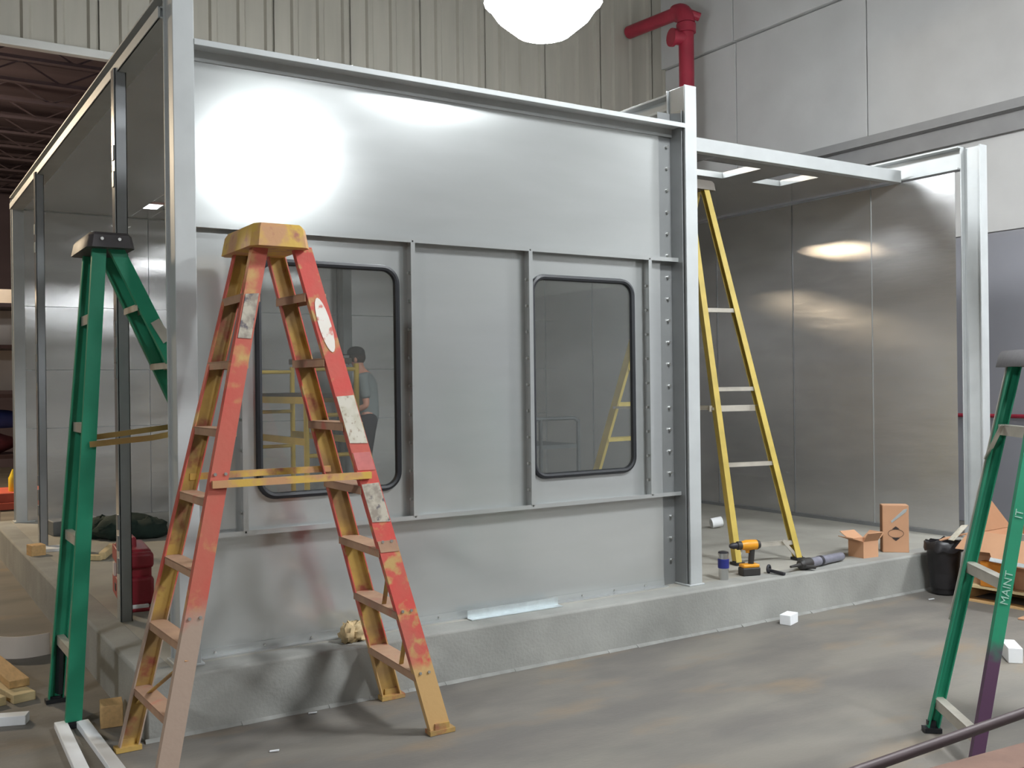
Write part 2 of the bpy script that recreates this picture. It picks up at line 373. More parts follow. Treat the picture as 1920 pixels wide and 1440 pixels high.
# ------------------------------------------------------------------ the booth
bo = thing('metal_booth', (3.2, .1, ZC), 'large grey sheet metal booth with two round-cornered windows and open right bay', 'booth')
def hcol(x, y, z1, w=.10, d=.18, t=.012, z0=ZC):
    q = MB().box(x, x+w, y, y+t, z0, z1).box(x, x+w, y+d-t, y+d, z0, z1).box(x+w/2-t/2, x+w/2+t/2, y+t, y+d-t, z0, z1)
    q.box(x-.02, x+w+.02, y-.005, y+d+.005, z0, z0+.014)
    return q
ZT = 3.52
def boxcol(x, y, z1, w, d):
    q = MB().box(x, x+w, y, y+d, ZC, z1); q.box(x-.02, x+w+.02, y-.012, y+d+.01, ZC, ZC+.012); return q
# columns: closed face to the front, small lips on the sides
def lipcol(x, y, z1, w=.10, d=.18):
    t = .012
    q = MB().box(x, x+w, y, y+t, ZC, z1).box(x, x+w, y+d-t, y+d, ZC, z1).box(x+.012, x+w-.012, y+t, y+d-t, ZC, z1)
    q.box(x-.015, x+w+.015, y-.006, y+d+.01, ZC, ZC+.012)
    return q
obj('column', lipcol(0, 0, ZT), 'frame', bo, bevel=.003)
obj('column', lipcol(X1, 0, ZT), 'frame', bo, bevel=.003)
obj('column', hcol(X2, 0, ZT), 'frame', bo, bevel=.003)
obj('column', lipcol(0, L, ZT, .16, .16), 'frame', bo, bevel=.003)
obj('column', lipcol(3.44, L-.18, 3.36, .11, .16), 'stud', bo, bevel=.003)
obj('column', lipcol(X2-.02, L-.1, 3.36, .11, .16), 'frame', bo, bevel=.003)
# left side beam: channel box along Y
obj('side_beam', MB().box(-.02, .10, .18, L+.02, 3.40, 3.408).box(-.022, -.010, .18, L+.02, 3.40, 3.458).box(-.02, .03, .18, L+.02, 3.45, 3.458).box(.024, .036, .18, L+.02, 3.458, 3.51).box(-.022, .10, .18, L+.02, 3.51, 3.522).box(.088, .10, .18, L+.02, 3.43, 3.51), 'frame', bo, bevel=.002)
def ybeam(x0, x1, y0, y1, z0, z1):   # C channel along Y with the web recessed between lips, open to -X
    t = .014
    return MB().box(x0, x1, y0, y1, z1-t, z1).box(x0, x1, y0, y1, z0, z0+t).box(x1-t, x1, y0, y1, z0, z1)
obj('side_beam', ybeam(X1+.0, X1+.09, .18, L, 3.39, 3.50), 'frame', bo, bevel=.002)
obj('side_beam', ybeam(X2-.03, X2+.07, .18, L, 3.34, 3.535), 'frame', bo, bevel=.002)
obj('rear_beam', MB().box(.16, X2, L-.0, L+.10, 3.36, 3.50), 'frame', bo, bevel=.002)
# front wall
YP = .13
def plate_with_hole(x0, x1, z0, z1, hx0, hx1, hz0, hz1, r, y, t):
    cx, cz = (hx0+hx1)/2, (hz0+hz1)/2
    inn = []
    for (ox, oz, a0) in [(hx1-r, hz1-r, 0), (hx0+r, hz1-r, 90), (hx0+r, hz0+r, 180), (hx1-r, hz0+r, 270)]:
        for k in range(9):
            a = math.radians(a0+k*90/8); inn.append((ox+r*math.cos(a), oz+r*math.sin(a)))
    out = []
    for q, (px_, pz_) in enumerate(inn):
        g, k = divmod(q, 9)
        c = [(x1, z1), (x0, z1), (x0, z0), (x1, z0)][g]
        f = k/8
        e0 = [(x1, inn[g*9][1]), (inn[g*9][0], z1), (x0, inn[g*9][1]), (inn[g*9][0], z0)][g]
        e1 = [(inn[g*9+8][0], z1), (x0, inn[g*9+8][1]), (inn[g*9+8][0], z0), (x1, inn[g*9+8][1])][g]
        if f <= .5: s = f*2; out.append((e0[0]*(1-s)+c[0]*s, e0[1]*(1-s)+c[1]*s))
        else: s = f*2-1; out.append((c[0]*(1-s)+e1[0]*s, c[1]*(1-s)+e1[1]*s))
    n = len(inn); q = MB()
    vs = [(a, y, c) for a, c in inn]+[(a, y, c) for a, c in out]+[(a, y+t, c) for a, c in inn]+[(a, y+t, c) for a, c in out]
    fs = []
    for i in range(n):
        j = (i+1) % n
        fs += [(i, j, n+j, n+i), (2*n+i, 3*n+i, 3*n+j, 2*n+j), (i, 2*n+i, 2*n+j, j), (n+i, n+j, 3*n+j, 3*n+i)]
    return q.add(vs, fs)
def rrect_ring(x0, x1, z0, z1, r, wid, y0, y1):
    def loop(o):
        L_ = []
        for (ox, oz, a0) in [(x1-r, z1-r, 0), (x0+r, z1-r, 90), (x0+r, z0+r, 180), (x1-r, z0+r, 270)]:
            for k in range(9):
                a = math.radians(a0+k*90/8); L_.append((ox+(r-o)*math.cos(a), oz+(r-o)*math.sin(a)))
        return L_
    A, B, C = loop(0), loop(wid*.5), loop(wid); n = len(A)
    ym = y0
    vs = [(a, y1, c) for a, c in A]+[(a, y0+.004, c) for a, c in loop(wid*.15)]+[(a, y0, c) for a, c in B]+[(a, y0+.004, c) for a, c in loop(wid*.85)]+[(a, y1, c) for a, c in C]
    fs = []
    for k in range(5):
        for i in range(n):
            j = (i+1) % n; k2 = (k+1) % 5
            fs.append((k*n+i, k*n+j, k2*n+j, k2*n+i))
    return MB().add(vs, fs)
XL, XR = .10, 3.115
ZM, ZL = 2.392, .876
SX = [.345, 1.288, 2.062, 2.978]
T = .004
obj('panel', MB().box(XL, XR, YP, YP+T, ZM, 3.26), 'panel', bo, smooth=0)
obj('panel', MB().box(XL, XR, YP, YP+T, ZC, ZL), 'panel', bo, smooth=0)
obj('panel', MB().box(XL, SX[0], YP, YP+T, ZL, ZM), 'panel', bo, smooth=0)
obj('panel', MB().box(SX[1], SX[2], YP, YP+T, ZL, ZM), 'panel', bo, smooth=0)
obj('panel', MB().box(SX[3], XR, YP, YP+T, ZL, ZM), 'panel', bo, smooth=0)
for k, (x0, x1, h) in enumerate([(SX[0], SX[1], (.42, 1.232, 1.027, 2.257)), (SX[2], SX[3], (2.088, 2.89, 1.027, 2.257))]):
    obj('panel', plate_with_hole(x0, x1, ZL, ZM, h[0]+.012, h[1]-.012, h[2]+.012, h[3]-.012, .10, YP, T), 'panel', bo, smooth=0)
    wn = obj('window', rrect_ring(h[0], h[1], h[2], h[3], .105, .036, YP-.022, YP+.001), 'rubber', bo, label='black rubber window gasket with rounded corners')
    gl = MB(); lp = []
    for (ox, oz, a0) in [(h[1]-.09, h[3]-.09, 0), (h[0]+.09, h[3]-.09, 90), (h[0]+.09, h[2]+.09, 180), (h[1]-.09, h[2]+.09, 270)]:
        for q in range(7):
            a = math.radians(a0+q*15); lp.append((ox+.072*math.cos(a), oz+.072*math.sin(a)))
    gl.prism([(a, YP-.004, c) for a, c in lp], [(a, YP+.002, c) for a, c in lp])
    obj('pane', gl, 'glass', wn)
# right hand angle strip between panel and column
obj('corner_angle', MB().box(XR, X1, YP+.008, YP+.012, ZC, 3.36).box(X1-.008, X1, .03, YP+.01, ZC, 3.36), 'angle', bo)
obj('corner_angle', MB().box(.10, .106, .05, YP, ZC, 3.26), 'frame', bo)
# top flange, rails, base angle, stiffeners
obj('top_flange', MB().box(XL, X1, 0, YP, 3.252, 3.262).box(XL, X1, -.004, .006, 3.238, 3.268).box(XL, X1, YP-.01, YP, 3.20, 3.255), 'frame', bo, bevel=.002)
obj('rail', MB().box(XL, X1+.012, .075, YP, ZM-.004, ZM+.004).box(XL, X1+.012, .07, .076, ZM-.012, ZM+.014), 'panel', bo)
obj('rail', MB().box(XL, X1+.012, .075, YP, ZL-.004, ZL+.004).box(XL, X1+.012, .07, .076, ZL-.012, ZL+.012), 'panel', bo)
obj('base_angle', MB().box(XL, XR, YP-.05, YP, ZC, ZC+.006).box(XL, XR, YP-.006, YP-.002, ZC, ZC+.04), 'panel', bo)
for sx in SX:
    obj('stiffener', MB().box(sx-.004, sx, .07, YP, ZL, ZM).box(sx, sx+.004, .07, YP, ZL, ZM).box(sx-.013, sx+.013, .066, .071, ZL+.01, ZM-.01), 'panel', bo)
bt = MB()
for sx in SX:
    z = ZL+.10
    while z < ZM-.05:
        bt.cyl((sx-.004, .098, z), (sx-.018, .098, z), .009, 6); z += .155
z = ZC+.16
while z < 3.3:
    bt.cyl((3.185, YP+.008, z), (3.185, YP-.008, z), .010, 6); z += .142
x = .2
while x < 3.1:
    bt.cyl((x, YP, ZC+.02), (x, YP-.012, ZC+.02), .006, 6); x += .25
obj('bolts', bt, 'bolt', bo, kind='stuff')
# interior walls: right side panels, rear panels, ceiling panels
XI = X2-.035
yb = [.20, 1.04, 1.96, 3.0, 4.1, 5.2, L]
for i in range(len(yb)-1):
    obj('panel', MB().box(XI, XI+.004, yb[i]+.004, yb[i+1]-.004, ZC, 3.32), 'inner', bo, smooth=0)
    obj('seam', MB().box(XI-.006, XI+.002, yb[i+1]-.005, yb[i+1]+.001, ZC, 3.32), 'panel' if i == 0 else 'stud', bo)
obj('base_channel', MB().box(XI-.03, XI, .2, L, ZC, ZC+.03), 'stud', bo)
xb = [.10, 1.3, 2.35, 3.45, 4.5, 5.5, XI]; zb = [ZC, 1.21, 1.80, 2.44, 3.40]
for i in range(len(xb)-1):
    for j in range(len(zb)-1):
        obj('panel', MB().box(xb[i]+.003, xb[i+1]-.003, L-.004, L, zb[j]+.003, zb[j+1]-.003), 'inner', bo, smooth=0)
obj('backing_sheet', MB().box(.1, XI, L+.001, L+.004, ZC, 3.42), 'stud', bo, smooth=0)
ZQ = 3.34
holesR = [(4.32, 4.96, .98, 1.42), (5.31, 5.66, .98, 1.42)]
def cpan(x0, x1, y0, y1): ZQ_ = 3.405 if x1 <= X1+.01 else ZQ; obj('ceiling_panel', MB().box(x0+.002, x1-.002, y0+.002, y1-.002, ZQ_, ZQ_+.006), 'inner', bo, smooth=0)
cpan(.0, 1.11, .55, 5.2); cpan(.0, 1.11, 5.2, L); cpan(1.11, 1.31, .55, 5.2); cpan(1.11, 1.31, 5.61, L); 
holesAdded = [(1.75, 2.85, .95, 1.40), (1.75, 2.85, 3.2, 3.7), (1.75, 2.85, 4.9, 5.4)]  # unseen ceiling openings, added so lamp light reaches the booth inside
cpan(1.31, 1.75, .55, L); cpan(2.85, X1, .55, L); cpan(1.75, 2.85, .55, .95); cpan(1.75, 2.85, 1.40, 3.2); cpan(1.75, 2.85, 3.7, 4.9); cpan(1.75, 2.85, 5.4, L)
cpan(X1, 3.45, .75, L); cpan(3.45, 4.32, .75, 3.2); cpan(3.45, 4.32, 3.2+.6, L); cpan(4.32, 5.66, 1.42, L); cpan(4.32, 5.66, .75, .98); cpan(4.96, 5.31, .98, 1.42); cpan(5.66, XI, .75, L)
obj('header_beam', MB().box(X1+.10, XI-.01, .71, .78, 3.32, 3.425), 'frame', bo, bevel=.003)
for (x0, x1, y0, y1) in holesR+holesAdded+[(1.11, 1.31, 5.2, 5.61), (3.45, 4.32, 3.2, 3.8)]:  # the last opening, in the right bay, is also added and unseen
    zq = 3.405 if x0 < X1 else ZQ
    q = MB().box(x0-.01, x0, y0, y1, zq, zq+.05).box(x1, x1+.01, y0, y1, zq, zq+.05).box(x0, x1, y1, y1+.01, zq, zq+.05).box(x0, x1, y0-.01, y0, zq, zq+.05)
    obj('light_opening_frame', q, 'panel', bo)
# door studs on the open left side
for (yy0, wx) in [(1.15, .062), (4.34, .062)]:
    st = obj('door_stud', MB().box(-.032, -.032+wx, yy0, yy0+.005, ZC, 3.42).box(-.032, -.028, yy0, yy0+.09, ZC, 3.42).box(-.032+wx-.004, -.032+wx, yy0, yy0+.06, ZC, 3.42), 'stud', bo)
    obj('edge_strip', MB().box(-.036, -.032, yy0+.012, yy0+.085, ZC, 3.42), 'panel', st)  # paler strip puts the stud's lit side into the colour
    for zz in (.55, .68, .80, 1.66, 1.75, 1.9, 2.75, 2.9):
        obj('hinge_leaf', MB().box(-.042, -.034, yy0+.015, yy0+.06, zz, zz+.085), 'stud', st)
# small clamps lying on the top flange
for (xx, l) in [(.714, 'small bent strap end lying on the booth top edge, left of two'), (.905, 'small shiny bracket scrap on the booth top edge, right of two')]:
    q = MB().bar((xx-.03, .05, 3.262), (xx+.03, .06, 3.285), .03, .004).bar((xx+.03, .06, 3.285), (xx+.045, .05, 3.262), .03, .004)
    tag(obj('strap_scrap', q, 'bolt'), l, 'scrap')

# ------------------------------------------------------------------ ladders
def chan(mb, a, b, d, wv, depth, fl, t, mo, mi, depth2=None):
    """C rail from a (foot) to b (top): web in the plane of d, outside at a; flanges towards wv. mo/mi = outer/inner material slots"""
    d = V(d).normalized(); wv = V(wv).normalized()
    h0 = depth/2; h1 = (depth2 or depth)/2
    def P(o, h): return [o-d*h, o+d*h, o+d*h+wv*fl, o+d*(h-t)+wv*fl, o+d*(h-t)+wv*t, o-d*(h-t)+wv*t, o-d*(h-t)+wv*fl, o-d*h+wv*fl]
    A, B = P(V(a), h0), P(V(b), h1)
    n = 8; fs = [(i, (i+1) % n, (i+1) % n+n, i+n) for i in range(n)]; mm = [mo, mo, mo, mi, mi, mi, mo, mo]
    fs += [(0, 5, 6, 7), (0, 1, 4, 5), (1, 2, 3, 4), (8, 13, 14, 15), (8, 9, 12, 13), (9, 10, 11, 12)]; mm += [mo]*6
    mb.add(A+B, fs, mm)
def tread(a, b, d, depth, h, t=.005):
    a, b, d = V(a), V(b), V(d).normalized(); z = V((0, 0, 1)); w = (b-a)/2; c = (a+b)/2
    q = MB().obox(c, w, d*depth/2, z*t/2)
    q.obox(c+d*(depth/2-t/2)-z*h/2, w, d*t/2, z*h/2).obox(c-d*(depth/2-t/2)-z*h/2, w, d*t/2, z*h/2)
    return q
def section(root, A, B, d, depth, fl, mo, mi, steps, smat, sdepth, sh, foot=None, name='rail', sname='step', d2=None, fmat='rubber'):
    (a0, a1), (b0, b1) = A, B
    wv = V((b0[0]-a0[0], b0[1]-a0[1], 0)).normalized(); d = V(d).normalized()
    rails = []
    for (p0, p1, s) in ((a0, a1, 1), (b0, b1, -1)):
        q = MB(); chan(q, p0, p1, d, wv*s, depth, fl, .006, 0, 1, d2); rails.append(obj(name, q, [mo, mi], root))
        if foot:
            ax = (V(p1)-V(p0)).normalized()
            f = MB().obox(V(p0)+wv*s*(fl/2)+ax*.0+V((0, 0, .012)), d*(depth/2+.012), wv*(fl/2+.012), (0, 0, .010))
            f.obox(V(p0)+wv*s*(.006)+V((0, 0, foot/2))+ax*.0, d*(depth/2*.7), wv*.012, (0, 0, foot/2))
            obj('foot', f, fmat, root)
    for z in steps:
        ta = (z-a0[2])/(a1[2]-a0[2]); tb = (z-b0[2])/(b1[2]-b0[2])
        obj(sname, tread(lerp(a0, a1, ta)+wv*.006, lerp(b0, b1, tb)-wv*.006, d, sdepth, sh), smat, root)
    return rails
def cap(root, c, w, d, lw, ld, h, mt, name='cap', skirt=1.12):
    """top cap: length lw along w, width ld along d, skirt flared down"""
    c, w, d = V(c), V(w).normalized(), V(d).normalized(); z = V((0, 0, 1))
    q = MB(); oct_ = [(-1, -.8), (-.85, -1), (.85, -1), (1, -.8), (1, .8), (.85, 1), (-.85, 1), (-1, .8)]
    A = [c+w*(a*lw/2*1.04)+d*(b_*ld/2*skirt) for a, b_ in oct_]; B = [c+w*(a*lw/2)+d*(b_*ld/2)+z*h*.8 for a, b_ in oct_]
    C = [c+w*(a*lw/2*.93)+d*(b_*ld/2*.9)+z*h for a, b_ in oct_]
    q.prism(A, B, caps=False); q.prism(B, C, caps=False); q.add(C, [tuple(range(8))]); 
    A2 = [p*1 for p in A]; q.add(A2, [tuple(range(8))[::-1]])
    return obj(name, q, mt, root)
def plate_on(root, name, a, b, t, d, n, wid, ln, mt, off=.003, oval=False, **kw):
    """flat label on the web of the rail a-b, at fraction t; n = outward normal"""
    a, b = V(a), V(b); ax = (b-a).normalized(); c = lerp(a, b, t)+V(n)*off; d = V(d).normalized(); n = V(n).normalized()
    if oval:
        pts = [c+d*(wid/2*math.cos(k*math.pi/10))+ax*(ln/2*math.sin(k*math.pi/10)) for k in range(20)]
    else: pts = [c+d*(wid/2*i)+ax*(ln/2*j) for i, j in ((-1, -.97), (1, -1), (.96, 1), (-1, .95))]
    return obj(name, MB().prism(pts, [p-n*.0025 for p in pts]), mt, root, **kw)
def rivets(root, a, b, ts, d, n, mt='bolt'):
    q = MB()
    for t in ts:
        for s in (-1, 1):
            c = lerp(a, b, t)+V(d).normalized()*(.022*s); q.cyl(c, c+V(n)*.006, .007, 8)
    return obj('rivets', q, mt, root, kind='stuff')

# --- worn red ladder
rl = thing('step_ladder', (.37, -.46, 0), 'tall worn red and yellow step ladder standing before the left window', 'ladder')
dX = (1, 0, 0); W = .287
RA, RB = ((.975, -.775, 0), (.392, -.62, 2.215)), ((1.015, -.150, 0), (.372, -.31, 2.215))
LA, LB = ((-.255, -.735, 0), (.205, -.62, 2.215)), ((-.275, -.150, 0), (.215, -.31, 2.215))
st = [W*k for k in range(1, 8)]
section(rl, RA, RB, dX, .105, .038, 'red', 'yel', st, 'tread', .10, .034, foot=.05, d2=.085, fmat='yel')
section(rl, LA, LB, dX, .085, .034, 'redL', 'yel', [z-.01 for z in st], 'tread', .075, .032, foot=.05, d2=.07, fmat='yel')
cap(rl, (.272, -.465, 2.20), (0, 1, 0), dX, .46, .235, .10, 'capyel')
nY = (0, -1, 0)
def rail_x(R, z): return lerp(R[0], R[1], z/R[1][2])
obj('spreader', MB().bar(rail_x(LA, 1.20)+V((-.03, -.012, 0)), rail_x(RA, 1.20)+V((.01, -.012, 0)), .02, .030), 'capyel', rl)
obj('spreader', MB().bar(rail_x(LB, 1.20), rail_x(RB, 1.20), .02, .030), 'capyel', rl)
obj('rear_brace', MB().bar(rail_x(LA, .5), rail_x(LB, .2), .02, .006), 'yel', rl)
obj('diagonal_brace', MB().bar(rail_x(RA, .52)+V((0, .03, 0)), rail_x(RA, .26)+V((-.03, .20, .01)), .02, .006), 'yel', rl)
obj('diagonal_brace', MB().bar(rail_x(RA, .80)+V((0, .03, 0)), rail_x(RA, .54)+V((-.03, .20, .03)), .02, .006), 'yel', rl)
obj('diagonal_brace', MB().bar(rail_x(RA, .24)+V((0, .03, 0)), rail_x(RA, .02)+V((-.03, .14, .20)), .03, .006), 'yel', rl)
plate_on(rl, 'label_sticker', *RA, .845, dX, nY, .060, .25, 'stickerw', oval=True, label='white oval sticker')
plate_on(rl, 'label_sticker', *RA, .655, dX, nY, .085, .225, 'sticker', label='pale torn instruction sticker')
plate_on(rl, 'label_sticker', *RA, .570, dX, nY, .085, .085, 'stickerp', label='faded pink sticker')
plate_on(rl, 'label_sticker', *RA, .485, dX, nY, .088, .185, 'stickerd', label='scuffed grey sticker')
plate_on(rl, 'label_sticker', *RA, .395, dX, nY, .092, .055, 'tread')
plate_on(rl, 'label_sticker', *LA, .86, dX, nY, .058, .20, 'stickerd', label='scuffed grey sticker')
rivets(rl, RA[0], RA[1], [.405, .13, .26], dX, nY); rivets(rl, LA[0], LA[1], [.30, .56], dX, nY)

# --- green ladder at the left, one foot section on the floor, the other on the plinth
gl_ = thing('step_ladder', (-.42, .53, 0), 'green step ladder with dark cap straddling the plinth edge at the left', 'ladder')
GA, GB = ((-.424, .287, 0), (-.268, .36, 2.285)), ((-.434, .78, 0), (-.256, .71, 2.29))
HA, HB = ((.77, .29, ZC), (-.19, .36, 2.29)), ((.74, .76, ZC), (-.175, .71, 2.29))
section(gl_, GA, GB, dX, .072, .030, 'green', 'green', [.34, .88, 1.43, 1.97], 'alu', .035, .045, foot=.03, d2=.064, sname='rear_brace')
section(gl_, HA, HB, dX, .085, .030, 'green', 'green', [ZC+.29*k for k in range(1, 7)], 'alu', .075, .030, foot=.03, d2=.075)
cap(gl_, (-.225, .535, 2.285), (0, 1, 0), dX, .48, .20, .075, 'gcap')
q = MB()
for k in range(5):
    c = V((-.225-.0, .535-.2501, 2.31))
q.cyl((-.27, .29, 2.325), (-.27, .283, 2.325), .008, 8).cyl((-.19, .29, 2.325), (-.19, .283, 2.325), .008, 8).cyl((-.30, .36, 2.36), (-.30, .36, 2.366), .008, 8).cyl((-.16, .36, 2.36), (-.16, .36, 2.366), .008, 8)
obj('rivets', q, 'bolt', gl_, kind='stuff')
p0 = lerp(*GA, 1.335/2.285)+V((0, -.015, 0)); p2 = lerp(*HA, (1.40-ZC)/(2.29-ZC))+V((0, -.015, 0)); p1 = (p0+p2)/2+V((0, 0, -.012))
obj('spreader', MB().bar(p0, p1, .008, .028, side=(0, 1, 0)).bar(p1, p2, .008, .028, side=(0, 1, 0)), 'brass', gl_)
q0 = lerp(*GB, 1.335/2.285)+V((0, .015, 0)); q2 = lerp(*HB, (1.40-ZC)/(2.29-ZC))+V((0, .015, 0))
obj('spreader', MB().bar(q0, q2, .008, .028, side=(0, 1, 0)), 'brass', gl_)
obj('gusset', MB().obox(lerp(*HA, .80)+V((.01, -.012, 0)), (.03, 0, -.05), (0, .004, 0), (.02, 0, .012)), 'alu', gl_)
obj('foot_brace', MB().bar(lerp(*GB, .13)+V((0, -.02, 0)), lerp(*GB, .02)+V((.01, -.03, 0)), .045, .02), 'rubber', gl_)

# --- yellow ladder inside the right bay
yl = thing('step_ladder', (4.2, 1.0, ZC), 'tall slim yellow step ladder standing inside the open right bay', 'ladder')
YA, YBb = ((4.0, .376, ZC), (4.045, .90, 3.08)), ((4.545, .25, ZC), (4.262, .88, 3.08))
ZA, ZB = ((3.76, 1.97, ZC), (4.03, 1.0, 3.08)), ((4.36, 2.05, ZC), (4.27, 1.0, 3.08))
dY = (.12, 1, 0)
section(yl, YA, YBb, dY, .05, .045, 'yfib', 'yfib', [.42, 1.0, 1.555, 2.15], 'alu', .03, .028, foot=.03, sname='rear_brace')
section(yl, ZA, ZB, (0, 1, 0), .08, .030, 'yfib', 'yfib', [ZC+.29*k for k in range(1, 10)], 'yfib', .085, .03, foot=.03)
cap(yl, (4.152, .945, 3.08), (1, 0, 0), (0, 1, 0), .36, .17, .075, 'dusk')
sa = lerp(*YA, .40); sb = lerp(*YBb, .40)
obj('cross_bar', MB().bar(sa+V((-.02, .03, 0)), sb+V((.0, .03, 0)), .012, .045), 'alu', yl)
obj('spreader', MB().bar(sa, lerp(*ZA, .40), .01, .02), 'alu', yl); obj('spreader', MB().bar(sb, lerp(*ZB, .40), .01, .02), 'alu', yl)
obj('diagonal_brace', MB().bar(lerp(*YBb, .055)+V((-.13, 0, 0)), lerp(*YBb, .0)+V((-.02, 0, .01)), .006, .022), 'alu', yl)
obj('diagonal_brace', MB().bar(lerp(*YA, .055)+V((.13, 0, 0)), lerp(*YA, .0)+V((.02, 0, .01)), .006, .022), 'alu', yl)

# --- green ladder at the right edge
gr = thing('step_ladder', (3.1, -2.3, 0), 'green step ladder with white lettering and purple-stained lower rail at the right edge', 'ladder')
NA, NB = ((2.825, -2.012, 0), (3.225, -2.19, 1.66)), ((2.51, -2.43, 0), (3.02, -2.45, 1.66))
OA, OB = ((3.72, -2.62, 0), (3.30, -2.24, 1.66)), ((3.40, -3.02, 0), (3.10, -2.50, 1.66))
dn = V((.78, -.62, 0))
section(gr, NA, NB, dn, .05, .030, 'green', 'green', [.15, .76, 1.385], 'alu', .042, .045, foot=.05, sname='rear_brace')
for o in [x for x in gr.children if x.name.startswith('rail')][1:]: o.data.materials[0] = M['greenR']; o.data.materials[1] = M['greenR']
section(gr, OA, OB, dn, .075, .030, 'green', 'green', [.29*k for k in range(1, 6)], 'alu', .075, .03, foot=.04)
cap(gr, (3.16, -2.345, 1.65), V((-.62, -.78, 0)), dn, .46, .20, .075, 'gcap')
wd = V((-.62, -.78, 0))
e0 = lerp(*NA, .0)-wd*.003-dn*.027; e1 = lerp(*NA, 1)-wd*.003-dn*.027
obj('edge_strip', MB().bar(e0+(e1-e0)*.3, e1, .006, .012), 'alu', gr)
obj('diagonal_brace', MB().bar(lerp(*NA, .835)+wd*.10-dn*.03, lerp(*NA, .74)-dn*.03, .022, .006), 'alu', gr)
obj('spreader', MB().bar(lerp(*NB, .56)-wd*.02, lerp(*OB, .56)-wd*.02, .01, .028), 'alu', gr)
# stencilled lettering up the outer rail (font geometry, converted to a mesh)
def text_mesh(name, s, origin, xdir, ydir, size, mt, parent):
    cu_ = bpy.data.curves.new(name, 'FONT'); cu_.body = s; cu_.size = size; cu_.align_x = 'CENTER'; cu_.align_y = 'CENTER'; cu_.extrude = .0006
    to = bpy.data.objects.new(name, cu_); COL.objects.link(to)
    dg = bpy.context.evaluated_depsgraph_get(); dg.update()
    me = bpy.data.meshes.new_from_object(to.evaluated_get(dg)); bpy.data.objects.remove(to)
    x, y = V(xdir).normalized(), V(ydir).normalized(); y = (y-x*y.dot(x)).normalized(); z = x.cross(y)
    mm_ = Matrix((x, y, z)).transposed().to_4x4(); mm_.translation = V(origin)-rootloc(parent)
    me.transform(mm_); me.name = name; me.materials.clear(); me.materials.append(M[mt])
    o = bpy.data.objects.new(name, me); COL.objects.link(o); o.parent = parent; return o
ax = (V(NB[1])-V(NB[0])).normalized()
# the rail at B shows its web's edge side to the camera: lettering sits on the flange face that looks back at the camera
nf = -dn
for (tt, s) in [(.44, 'MAINT'), (.62, 'IT')]:
    o_ = lerp(*NB, tt)+wd*.0015
    text_mesh('lettering', s, o_, ax, wd.cross(ax), .046, 'lettering', gr)

# ------------------------------------------------------------------ things on the plinth
def blk(name, c, size, rz, mt, label, cat, bevel=.003, group=None, mats=None):
    c = V(c); cs, sn = math.cos(rz), math.sin(rz); X = V((cs, sn, 0)); Y = V((-sn, cs, 0)); sx, sy, sz = size
    o = obj(name, MB().obox(c+V((0, 0, sz/2)), X*sx/2, Y*sy/2, (0, 0, sz/2)), mt, bevel=bevel)
    return tag(o, label, cat, group)
# tumbler
t = thing('tumbler', (3.564, .045, ZC), 'steel tumbler with dark blue band on the plinth beside the middle column', 'cup')
obj('body', MB().lathe((3.564, .045, ZC), [(.030, 0), (.032, .004), (.034, .165), (.036, .17), (.036, .178), (.031, .179), (.029, .02)], n=22), 'steel', t)
obj('band', MB().lathe((3.564, .045, ZC+.078), [(.0345, 0), (.0372, .002), (.0376, .060), (.0352, .062)], n=22), 'blue', t)
obj('lid', MB().lathe((3.564, .045, ZC+.178), [(.034, 0), (.034, .008), (.012, .014)], n=22), 'dark', t)
# cordless drill
dc = V((3.815, .055, ZC)); ph = V((-.95, .30, 0)).normalized(); sd = V((-.30, -.95, 0)).normalized()
t = thing('cordless_drill', dc, 'yellow and black cordless drill standing on its battery on the plinth', 'drill')
obj('battery', MB().obox(dc+V((0, 0, .028)), ph*.066, sd*.040, (0, 0, .028)), 'drill_b', t, bevel=.008)
obj('base_cover', MB().obox(dc+V((0, 0, .066)), ph*.062, sd*.037, (0, 0, .012)), 'drill_y', t, bevel=.008)
g0 = dc+V((0, 0, .074))-ph*.012; g1 = dc+V((0, 0, .185))-ph*.022
obj('grip', MB().cyl(g0, g1, .020, 14, .021), 'drill_b', t)
hb = dc+V((0, 0, .205))
obj('motor_housing', MB().lathe(hb-ph*.070, [(.020, 0), (.033, .008), (.036, .05), (.036, .095), (.031, .115), (.027, .13)], axis=ph, n=18), 'drill_y', t)
obj('rear_cap', MB().lathe(hb-ph*.082, [(.012, 0), (.026, .004), (.034, .022), (.034, .028)], axis=ph, n=18), 'drill_b', t)
obj('clutch_ring', MB().lathe(hb+ph*.058, [(.027, 0), (.029, .004), (.029, .030), (.025, .034)], axis=ph, n=18), 'drill_b', t)
obj('chuck', MB().lathe(hb+ph*.092, [(.022, 0), (.022, .030), (.013, .052), (.006, .056)], axis=ph, n=18), 'dark', t)
obj('trigger', MB().obox(dc+V((0, 0, .168))+ph*.012, ph*.012, sd*.008, (0, 0, .016)), 'drill_y', t, bevel=.003)
# utility knife like tool
t = thing('snap_knife', (3.99, -.01, ZC), 'small black hand tool with ring end lying on the plinth edge', 'tool')
k0 = V((3.965, .02, ZC+.017)); k1 = V((3.985, -.105, ZC+.012))
obj('handle', MB().bar(lerp(k0, k1, .10)+V((0,0,.004)), k1, .024, .020), 'dark', t, bevel=.004)
q = MB(); ring = [k0+V((.024*math.cos(a), 0, .014+.024*math.sin(a)))+V((0, .01*math.cos(a), 0)) for a in [2*math.pi*i/14 for i in range(15)]]
q.tube(ring, .0085, 8); obj('ring_end', q, 'dark', t)
